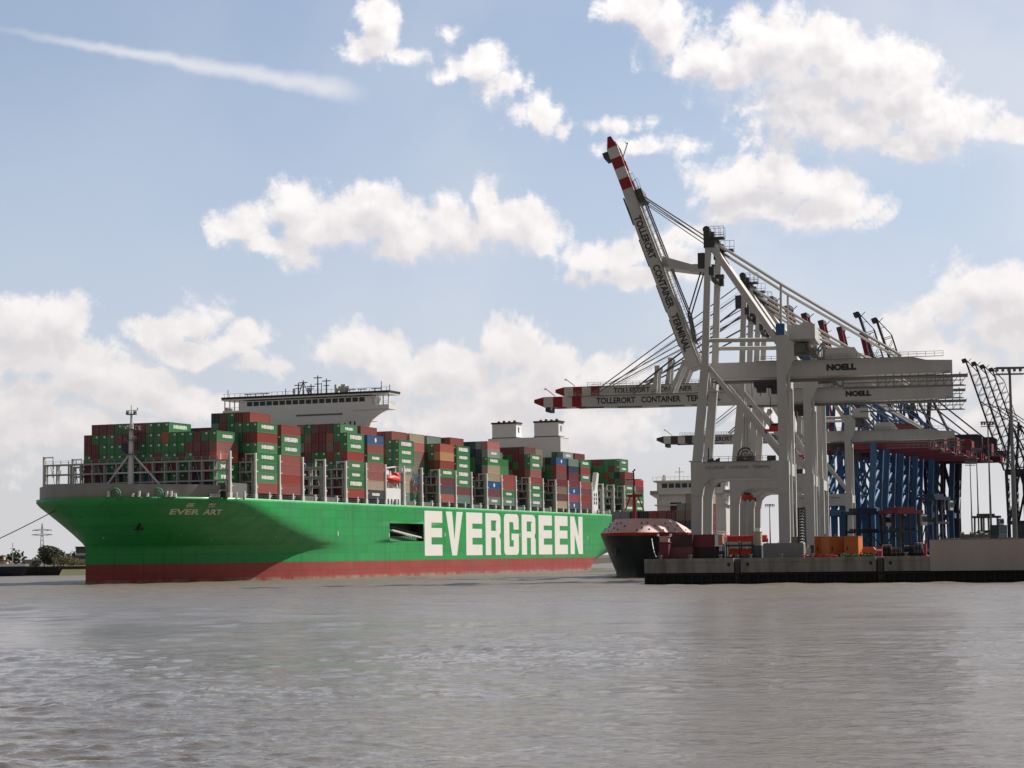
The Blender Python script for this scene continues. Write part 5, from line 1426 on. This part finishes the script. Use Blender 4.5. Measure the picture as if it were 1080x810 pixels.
def red_gear():
    r = empty("spreader_rack", place(778, 425), -QA, "two red spreaders stacked on a dark rack on the quay", "spreader rack")
    for z, L in ((.5, 4.8), (3.2, 5.2)):
        m = MB(); m.box(-L/2, L/2, -1.1, -.7, z + .3, z + .85); m.box(-L/2, L/2, .7, 1.1, z + .3, z + .85); m.box(-L/2, L/2, -1.0, 1.0, z + .85, z + 1.25)
        for k in range(6): x = -L/2 + k * L/5.4; m.beam((x, -1.15, z + .25), (x + .7, -1.15, z + 1.5), .22); m.tube((x + .3, -.9, z + 1.3), (x + .3, .9, z + 1.3), .26, 8)
        m.tube((-L/2, -.9, z + 1.35), (L/2, -.9, z + 1.35), .2, 6); m.build("spreader_frame", M['orange_red'], r)
    m = MB()
    for x in (-2.7, 0, 2.7):
        for y in (-1.3, 1.3): m.box(x - .12, x + .12, y - .12, y + .12, 0, 3.4)
    m.box(-2.9, 2.9, -1.4, 1.4, 2.5, 2.9); m.box(-2.9, 2.9, -1.4, 1.4, .1, .45); m.build("rack", M['crane_dark'], r)
    c = empty("switch_cabinet", place(796, 424), -QA, "beige cabinet standing on a blue grey box beside the red spreaders", "cabinet")
    m = MB(); m.box(-.85, .85, -.8, .8, 2.7, 5.4); m.box(-.95, .95, -.9, .9, 5.4, 5.55); m.box(-.02, .02, -.83, -.8, 2.8, 5.3); m.build("upper_box", M['beige'], c)
    m = MB(); m.box(-1.0, 1.0, -.9, .9, 0, 2.65); m.box(-.5, .5, -.95, -.9, .4, 2.2); m.build("lower_box", M['bluegrey'], c)
    m = MB(); m.box(-.5, .7, -.5, .5, 5.55, 6.3); m.build("vent", M['white'], c)
    t = empty("cable_drum", place(803.5, 426), -QA, "small red cable drum right of the beige cabinet", "cable drum")
    m = MB(); m.tube((-.5, 0, 4.1), (.5, 0, 4.1), .8, 12); m.build("drum", M['red_paint'], t)
    m = MB()
    for x in (-.65, .65): m.beam((x, -.5, 0), (x, 0, 4.1), .18); m.beam((x, .5, 0), (x, 0, 4.1), .18)
    m.build("stand", M['crane_dark'], t)
    b = empty("stair_cabin", place(756, 425), -QA, "small cabin with pale and orange panels right of the dark containers", "cabin")
    m = MB(); m.box(-.8, -.1, -.8, .8, 2.8, 4.9); m.box(-.9, .9, -.9, .9, 2.6, 2.8); m.box(-.9, .9, -.9, .9, 4.9, 5.05); m.build("panel", M['white'], b)
    m = MB(); m.box(-.1, .8, -.8, .8, 2.8, 4.9); m.build("orange_panel", material("faded_orange_panel", (.55, .26, .15), .6), b)
    m = MB()
    for x in (-.8, .8):
        for y in (-.8, .8): m.box(x - .1, x + .1, y - .1, y + .1, 0, 2.6)
    m.box(.0, 1.0, -.6, .6, .2, 1.6); m.build("frame", M['crane_dark'], b)
    g = empty("concrete_block", place(824, 420), -QA, "long low grey concrete block on the quay between cabinet and orange containers", "concrete block")
    m = MB(); m.prism([(-4.2, 0), (4.2, 0), (4.2, 2.9), (4.0, 3.1), (-4.0, 3.1), (-4.2, 2.9)], 'y', -1.2, 1.2); m.build("block", material("grey_cast_concrete", (.26, .25, .24), .85, grime=.35, gscale=.5), g)
    m = MB()
    for x in (-3.5, -1.2, 1.2, 3.5): m.tube((x, -.4, 3.1), (x, .4, 3.3), .12, 6)
    m.build("lifting_loop", M['steel_grey'], g)
    d = empty("drilling_rig", place(843, 428), -QA, "dark upright lattice mast of a rig with pale base before the crane leg", "rig")
    m = MB()
    for x in (-.75, .75):
        for y in (-.6, .6): m.beam((x, y, 2), (x * .9, y, 10.6), .2)
    for k in range(14):
        z = 2.2 + k * .6; m.beam((-.75, -.6, z), (.75, -.6, z + .6), .16); m.beam((.75, -.6, z), (-.75, -.6, z + .3), .12); m.box(-.55, .55, -.3, .5, z, z + .34)
    m.beam((-1.3, -.3, 3), (-1.5, -.3, 11.2), .22); m.build("mast", M['crane_dark'], d)
    m = MB(); m.box(-1.6, 1.2, -1, 1, 1.4, 2.6); m.box(-2.2, -.9, -.7, .7, 2.6, 4.4); m.tube((-1.5, -1.1, .7), (1.2, -1.1, .7), .7, 10); m.box(-1.5, 1.2, -1.2, 1.2, 0, 1.4); m.build("chassis", M['bronze'], d)
    # pale box by the leg foot
    for px, lab in ((849, "narrow pale cabinet at the foot of the nearest crane's land leg"),):
        c = empty("switch_cabinet", place(px, 421), -QA, lab, "cabinet")
        m = MB(); m.box(-.45, .45, -.4, .4, 0, 2.0); m.box(-.5, .5, -.45, .45, 2.0, 2.1); m.build("upper_box", M['beige'], c)
        m = MB(); m.box(.6, 1.3, -.4, .4, 0, 2.6); m.build("lower_box", M['crane_dark'], c)
red_gear()
def orange_boxes():
    def gen(px, D, L, W, H, yaw, lab):
        r = empty("generator_container", place(px, D), yaw, lab, "generator", "orange generator containers on the quay")
        m = MB(); m.box(-W/2, W/2, 0, L, .55, .55 + H); 
        for k in range(6): x = -W/2 + .25 + k * (W - .5) / 5; m.box(x - .05, x + .05, -.05, 0, .75, .4 + H)
        m.box(-W/2 - .05, W/2 + .05, -.06, L + .05, .5 + H, .65 + H); m.build("housing", M['orange'], r)
        m = MB(); m.box(-W/2 + .2, W/2 - .2, .2, L - .2, 0, .55); m.box(-W/2 + .5, -W/2 + .7, -.08, -.04, 1.4, 2.2); m.build("skid", M['rubber'], r)
        m = MB(); m.tube((W*.2, L*.3, .65 + H), (W*.2, L*.3, 1.15 + H), .16, 8); m.build("exhaust", M['steel_grey'], r)
        return r
    gen(879, 424, 9, 3.1, 3.7, R(9), "left orange generator container, with the long shaded side, on the quay")
    gen(894.5, 421, 7, 2.9, 3.7, R(-17), "right orange generator container, closest to the straddle carriers, on the quay")
    gen(864, 430, 4, 3.2, 3.8, R(-10), "shaded orange container at the left end of the orange group")
    r = empty("work_boat_trailer", place(914, 424), -QA, "low orange trailer right of the orange containers", "trailer")
    m = MB(); m.box(-1.6, 1.6, -.8, .8, .8, 1.5); m.prism([(-1.6, 1.5), (1.2, 1.5), (.8, 2.0), (-1.2, 2.1)], 'y', -.7, .7); m.build("body", M['orange'], r)
    m = MB()
    for x in (-1.0, .9): m.tube((x, -.95, .45), (x, -.75, .45), .45, 10); m.tube((x, .75, .45), (x, .95, .45), .45, 10)
    m.build("wheel", M['rubber'], r)
    r = empty("warning_post", place(924, 421), -QA, "short thick red post on the quay edge below the straddle carriers", "post")
    m = MB(); m.box(-.55, .55, -.5, .5, 0, 2.0); m.box(-.65, .65, -.6, .6, 2.0, 2.15); m.build("post", M['red_paint'], r)
    m = MB(); m.box(-.56, .56, -.52, -.5, 1.2, 1.6); m.build("reflector", M['white'], r)
    r = empty("warning_post", place(972, 421), -QA, "slim red post beside the raised concrete wall", "post")
    m = MB(); m.box(-.3, .3, -.4, .4, 0, 2.6); m.tube((0, 0, 2.6), (0, 0, 3.3), .15, 6); m.build("post", M['red_paint'], r)
    # hoses lying along the edge
    for x0, x1, mt, lab in ((31, 38, 'red_paint', "tangle of red hoses on the quay edge under the orange containers"), (38.5, 45, 'deck_green', "tangle of grey green hoses on the quay edge, right of the red ones")):
        m = MB(); rnd = random.Random(x0)
        for h in range(5):
            pts = [Q0 + QX * (x0 + (x1 - x0) * k / 14) + QY * (.9 + rnd.uniform(-.4, .4)) + Vector((0, 0, GZ + .15 + rnd.uniform(0, .45))) for k in range(15)]
            for a, b in zip(pts, pts[1:]): m.tube(a, b, .10, 5, cap=False)
        tag(m.build("hose_bundle", M[mt]), lab, "hoses")
orange_boxes()

def straddle_carrier(px, D, yaw, H, top, body, label):
    r = empty("straddle_carrier", place(px, D), yaw, label, "straddle carrier", "straddle carriers on the quay")
    for y in (-2.3, 2.3):
        m = MB()
        for x in (-3.4, 0, 3.4): m.beam((x, y, 1.2), (x * .92, y * .96, H), .42, .5)
        m.box(-4.6, 4.6, y - .35, y + .35, .9, 1.7); m.beam((-3.4, y, 2), (0, y, H * .55), .2); m.beam((3.4, y, 2), (0, y, H * .55), .2); m.box(-3.6, 3.6, y - .25, y + .25, H * .56, H * .60); m.build("side_frame", M[body], r)
        for x in (-3.9, -1.4, 1.4, 3.9):
            m = MB(); m.tube((x, y - .32, .75), (x, y + .32, .75), .75, 12); m.build("wheel", M['rubber'], r)
    m = MB(); m.box(-4.4, 4.4, -2.7, -1.9, H, H + .8); m.box(-4.4, 4.4, 1.9, 2.7, H, H + .8)
    for x in (-4.3, -.5, 3.6): m.box(x, x + .8, -1.9, 1.9, H + .1, H + .7)
    m.box(-2.8, 2.6, -1.6, 1.6, H + .8, H + 1.5); m.build("top_frame", M[top], r)
    m = MB(); m.box(-3.2, 3.2, -1.1, 1.1, H * .62, H * .62 + .4); 
    for x in (-2.6, 2.6): m.tube((x, 0, H * .62), (x, 0, H), .08, 4)
    m.box(-3.4, 3.4, -1.3, 1.3, H * .62 - .3, H * .62); m.build("lifting_frame", M['crane_dark'], r)
    m = MB(); m.box(3.6, 5.4, -2.9, -1.2, H - 2.6, H - .2); c = m.build("cab", M['pale_grey'], r)
    m = MB(); m.box(3.7, 5.46, -2.96, -1.14, H - 1.8, H - .6); m.build("cab_window", M['glass'], c)
    return r
straddle_carrier(908, 462, R(24), 9.4, 'navy', 'navy', "leftmost dark navy straddle carrier behind the orange containers")
straddle_carrier(948, 455, R(40), 9.4, 'redcap', 'crane_dark', "straddle carrier with dull red top frame, in the middle of the three")
straddle_carrier(982, 520, R(52), 14.0, 'navy', 'navy', "tall navy straddle carrier just behind the left end of the raised wall")
straddle_carrier(1037, 700, R(30), 12, 'crane_dark', 'steel_grey', "distant grey straddle carrier between the lamp masts")
def clutter():
    rnd = random.Random(5)
    for k, (px, D, w, h, mt, lab) in enumerate(((932, 432, 2.2, 2.6, 'crane_dark', "dark machine with rounded tank left of the red topped straddle carrier"), (942, 430, 2.6, 2.0, 'steel_grey', "low grey pump set under the red topped straddle carrier"),
                                 (955, 431, 2.4, 2.4, 'crane_dark', "dark pump set with pipes near the raised wall"), (965, 430, 2.0, 3.0, 'bluegrey', "blue grey tank unit beside the slim red post"))):
        r = empty("pump_set", place(px, D), -QA, lab, "machine")
        m = MB(); m.box(-w/2, w/2, -.8, .8, .2, h * .5); m.tube((-w*.4, 0, h * .7), (w*.4, 0, h * .7), h * .28, 10); m.build("tank", M[mt], r)
        m = MB()
        for q in range(4): x = -w/2 + q * w/3; m.beam((x, -.85, 0), (x, -.85, h), .12); m.tube((x, -.9, .4), (x, .9, .4), .4, 8)
        m.beam((-w/2, -.85, h), (w/2, -.85, h), .12); m.build("frame", M['rubber'], r)
    for k, (px, D, c, lab) in enumerate(((1050, 560, 'n', "upper"), (1050, 560, 'd', "lower"), (1078, 540, 'n', "upper"), (1078, 540, 'n', "lower"))):
        tier = 1 if k % 2 == 0 else 0
        o = obj("shipping_container", SMALL_C[c]); o.location = place(px, D, GZ + 2.8 + tier * 2.56); o.rotation_euler = (0, 0, R(55)); tag(o, f"dark container, {lab} of the pair {'left of the big lamp mast' if px < 1060 else 'at the right edge'} behind the raised wall", "container")
        m = MB(); m.box(-3.1, 3.1, -1.27, 1.27, -2.8, 0) if tier == 0 else m.box(-3.06, -3.03, -.9, .9, .3, 2.2)
        m.build("pallet_base" if tier == 0 else "door_panel", M['crane_dark'], o)
    for px, lab in ((1014, "leftmost"), (1024, "middle"), (1034, "rightmost")):
        r = empty("winch", place(px, 470, GZ), 0, f"{lab} of three small dark winches showing above the raised wall", "winch")
        m = MB(); m.box(-1, 1, -.8, .8, 0, 4.2); m.box(-.5, 1.4, -.8, .8, 4.2, 4.8); m.build("body", M['steel_grey'], r)
        m = MB(); m.tube((-.9, 0, 4.7), (-.2, 0, 4.7), .7, 10); m.build("drum", M['bronze'], r)
clutter()
def lamp_mast(px_top, px, D, H, r0, label, head=True):
    lean = 0
    r = empty("lamp_mast", place(px, D), 0, label, "lamp mast", "tall lamp masts in the yard")
    m = MB(); m.tube((0, 0, 0), (0, 0, H * .45), r0, 10, r2=r0 * .8); m.tube((0, 0, H * .45), (0, 0, H), r0 * .72, 10, r2=r0 * .42); m.build("pole", M['crane_mid'], r)
    m = MB(); w = r0 * 5.2
    m.box(-w, w, -w*.5, w*.5, H - .1, H + .15)
    for z in (-1.4,): m.box(-w, w, -w*.5, w*.5, H + z, H + z + .12)
    for k in range(6): x = -w + k * w / 2.5; m.box(x - .3, x + .3, -w*.5 - .3, -w*.5, H - .9, H - .2); m.beam((x, -w*.4, H - 1.4), (x, -w*.4, H), .08)
    m.build("lamp_head", M['steel_grey'], r)
    return r
lamp_mast(0, 1067, 452, 41.5, .62, "big steel lamp mast with wide head at the right edge")
lamp_mast(0, 1042, 620, 40, .40, "lamp mast left of the big one, ending among the crane girders")
lamp_mast(0, 1029, 700, 36, .32, "right one of two thin lamp masts in the gap right of the blue cranes")
lamp_mast(0, 1022, 640, 29, .28, "left one of two thin lamp masts in the gap right of the blue cranes")
lamp_mast(0, 809.5, 1100, 27, .45, "thin distant lamp mast seen through the nearest crane's portal")

# ------------------------------------------------------------------ far shore on the left
M['leaf'] = material("dull_tree_leaves", (.105, .115, .070), .8, grime=.4, gscale=.4, vary=.1)
M['leaf_dry'] = material("dry_bush_leaves", (.20, .18, .09), .85, grime=.5, gscale=.4)
M['bark'] = material("grey_bark", (.07, .055, .04), .9)
def foliage(mb, c, rx, ry, rz, n, size, rnd, mi=0):
    lob = [(Vector((rnd.uniform(-.55, .55) * rx, rnd.uniform(-.55, .55) * ry, rnd.uniform(-.5, .55) * rz)), rnd.uniform(.42, .62)) for _ in range(9)]
    for k in range(n):
        o, s = rnd.choice(lob); d = Vector((rnd.gauss(0, 1), rnd.gauss(0, 1), rnd.gauss(0, 1))).normalized() * rnd.uniform(.55, 1.0) ** .5
        p = Vector(c) + o + Vector((d.x * rx, d.y * ry, d.z * rz)) * s
        a = Vector((rnd.gauss(0, 1), rnd.gauss(0, 1), rnd.gauss(0, 1))).normalized(); b = a.orthogonal().normalized() * size * rnd.uniform(.6, 1.3); a = a.cross(b).normalized() * size * rnd.uniform(.5, 1.0)
        mb.poly([p - a, p + b * .6, p + a, p - b * .6], mi)
def tree(px, D, H, rx, label, seed, cat="tree", n=1500, leaf='leaf', z=4.0, trunk=True):
    rnd = random.Random(seed)
    r = empty("tree" if cat == "tree" else "bush", (at(px, D), D, z), 0, label, cat)
    t = MB(); t.tube((0, 0, -.4), (.2, 0, H * .35), H * .035, 8, r2=H * .026)
    for k in range(7): a = k * .9; t.tube((.2, 0, H * .3), (rx * .5 * math.cos(a), rx * .5 * math.sin(a), H * .62), H * .018, 6, r2=H * .006)
    t.build("trunk", M['bark'], r)
    c = MB(); foliage(c, (0, 0, H * .52), rx, rx, H * .50, n, H * .05, rnd); c.build("crown", M[leaf], r, recalc=False)
    return r
def far_shore():
    q = MB(); zz = 4.0
    pts = [(-1600, 905), (-120, 905), (2, 960), (70, 1500), (260, 2400), (2000, 3000), (5000, 9000), (-9000, 9000), (-9000, 905)]
    q.prism(pts, 'z', -3, zz); tag(q.build("far_bank", M['soil']), kind='structure')
    w = MB()
    w.prism([(-1600, 903.6), (at(62, 904), 903.6), (at(62, 904), 904.8), (-1600, 904.8)], 'z', -3, 3.6)
    for k in range(34): x = -260 + k * 1.6; w.box(x, x + .5, 903.2, 903.6, -3, 3.2)
    tag(w.build("shore_wall", M['timber']), "dark timber shore wall along the far bank at the left", "shore wall")
    w = MB(); w.poly([(at(61, 897), 897, -.6), (at(120, 897), 897, -.6), (at(120, 897) , 908, 4.3), (at(61, 897), 908, 4.3)]); w.poly([(at(61, 897), 908, 4.3), (at(120, 897), 908, 4.3), (at(120, 897), 912, 3.9), (at(61, 897), 912, 3.9)])
    w.poly([(at(61, 897), 897, -.6), (at(61, 897), 908, 4.3), (at(61, 897), 908, -.6)]); tag(w.build("grassy_bank", material("dry_grass", (.13, .125, .06), .9, grime=.7, gscale=.5, grime_col=(.07, .085, .04))), kind='structure')
    w = MB(); w.prism([(at(22, 920), 0), (at(37, 920), 0), (at(35, 920), 3.2), (at(24, 920), 3.2)], 'y', 918, 922); o = w.build("shed", M['concrete_pale']); o.location = (0, 0, 4.0)
    m = MB(); m.box(at(25, 920), at(27, 920), 917.9, 918.1, .2, 2); m.build("door", M['crane_dark'], o); tag(o, "low pale flat shed on the far bank behind the blue boat", "shed")
    tree(56.5, 925, 9.6, 7.0, "large round dark tree on the far bank left of the bow", 1, n=4200)
    tree(46, 930, 7.4, 3.8, "smaller dark tree leaning against the left of the large round tree", 2, n=1700)
    tree(38, 915, 5.5, 2.6, "dark low bush at the water between shed and round tree", 3, "bush", 1200, z=2.6)
    tree(66, 912, 6.4, 5.0, "pale green bush in front of the large round tree", 4, "bush", 1500, 'leaf_dry', z=2.6)
    tree(75, 914, 5.4, 5.0, "wide yellowish bush right of the round tree", 5, "bush", 1300, 'leaf_dry', z=2.6)
    tree(85, 912, 4.8, 5.0, "low reddish dry bush close to the ship's stem", 6, "bush", 1300, 'leaf_dry', z=2.6)
    b = empty("warehouse", (at(96, 1040), 1040, 4), R(-8), "grey warehouse with a pale band behind the ship's stem", "warehouse")
    m = MB(); m.box(-8.5, 8.5, 0, 14, 0, 9.2); m.build("wall", material("grey_corrugated_wall", (.13, .13, .14), .7, grime=.3, streak=True), b)
    m = MB(); m.box(-8.6, -2.2, -.12, 0, 5.0, 6.2); m.box(-8.6, -2.2, -.12, 0, 2.4, 3.0); m.build("pale_band", M['pale_grey'], b)
    m = MB(); m.box(-8.9, 8.9, -.4, 14.4, 9.2, 9.6); m.build("roof", M['steel_grey'], b)
    # treeline far away: nobody could count it
    rnd = random.Random(9); mb = MB()
    for k in range(150):
        x = -1500 + k * 9.2 + rnd.uniform(-5, 5); d = rnd.uniform(1500, 1900); h = rnd.uniform(6, 13)
        foliage(mb, (x, d, 4 + h * .5), rnd.uniform(7, 12), 6, h * .6, 110, 1.8, rnd)
    tag(mb.build("far_wood", M['leaf'], recalc=False), "long low far-off wood along the left horizon", "wood", kind="stuff")
    # pylon
    p = empty("power_pylon", (at(43.6, 2200), 2200, 4), R(12), "grey power pylon with two cross arms beyond the far bank", "pylon")
    m = MB(); H = 43
    for sx in (-1, 1):
        for sy in (-1, 1): m.beam((sx * 2.6, sy * 2.6, 0), (sx * .4, sy * .4, H), .55)
    for k in range(9):
        z = k * 4.6; a = 2.6 - 2.2 * z / H; b_ = 2.6 - 2.2 * (z + 4.6) / H
        for sy in (-1, 1): m.beam((-a, sy * a, z), (b_, sy * b_, z + 3.5), .3); m.beam((a, sy * a, z), (-b_, sy * b_, z + 3.5), .3)
    m.build("tower", material("pylon_steel", (.34, .35, .37), .6), p)
    for z, w_ in ((36.0, 10), (31.0, 10.5)):
        m = MB()
        for sx in (-1, 1): m.beam((0, 0, z + 1), (sx * w_, 0, z), .6); m.beam((0, 0, z - .9), (sx * w_, 0, z), .5)
        for x in (-w_, -w_ * .55, w_ * .55, w_): m.beam((x, 0, z), (x, 0, z - 1.8), .3)
        m.build("cross_arm", M['steel_grey'], p)
    # boat
    b = empty("work_boat", (at(9, 893), 893, 0), R(4), "small navy hulled boat with white rail at the far left bank", "boat"); b.scale = (1.15, 1.2, 1.28)
    m = MB(); n = 12; rows = []
    L = 7.6
    for i, (z, bw, rake) in enumerate(((-.6, 1.6, 0), (.4, 2.3, .4), (2.0, 2.7, 1.0), (3.3, 2.9, 1.8))):
        row = []
        for k in range(n + 1):
            t = k / n; x = -L + t * (2 * L - 1.8 + rake); hb = bw * (1 - max(0, (t - .55) / .45) ** 2.2); row.append((x, hb, z))
        rows.append(row)
    for sg in (1, -1):
        base = len(m.v)
        for row in rows: m.v += [(x, sg * hb, z) for x, hb, z in row]
        for j in range(3):
            for k in range(n): a = base + j * (n + 1) + k; m.f.append((a, a + 1, a + n + 2, a + n + 1)); m.m.append(0)
    o = 4 * (n + 1)
    for k in range(n): a = 3 * (n + 1) + k; m.f.append((a, a + 1, a + 1 + o, a + o)); m.m.append(0)
    for j in range(3): a, c = j * (n + 1), (j + 1) * (n + 1); m.f.append((a, c, c + o, a + o)); m.m.append(0)
    m.build("hull", material("navy_boat_paint", (.012, .018, .05), .4), b)
    m = MB()
    for (x0, h0, z), (x1, h1, _) in zip(rows[3], rows[3][1:]):
        for sg in (1, -1): m.poly([(x0, sg * h0, z), (x1, sg * h1, z), (x1, sg * (h1 + .05), z + .8), (x0, sg * (h0 + .05), z + .9)])
    m.build("bulwark", M['white'], b, recalc=False)
    m = MB(); m.box(-6.5, -.5, -1.9, 1.9, 3.3, 5.2); m.box(-5.6, -1.6, -1.6, 1.6, 5.5, 6.9); m.build("cabin", M['beige'], b)
    m = MB(); m.box(-6.8, -.2, -2.1, 2.1, 5.2, 5.5); m.box(-5.9, -1.3, -1.8, 1.8, 6.9, 7.1); m.build("cabin_roof", material("faded_red_roof", (.30, .08, .06), .6), b)
    m = MB(); m.box(-5.0, -2.2, -1.66, -1.6, 5.8, 6.6); m.build("cabin_window", M['glass'], b)
    m = MB(); m.tube((1.4, 0, 3.3), (1.4, 0, 11.4), .16, 6); m.beam((.2, 0, 9.4), (2.6, 0, 9.4), .12); m.build("mast", M['pale_grey'], b)
far_shore()

load_containers()
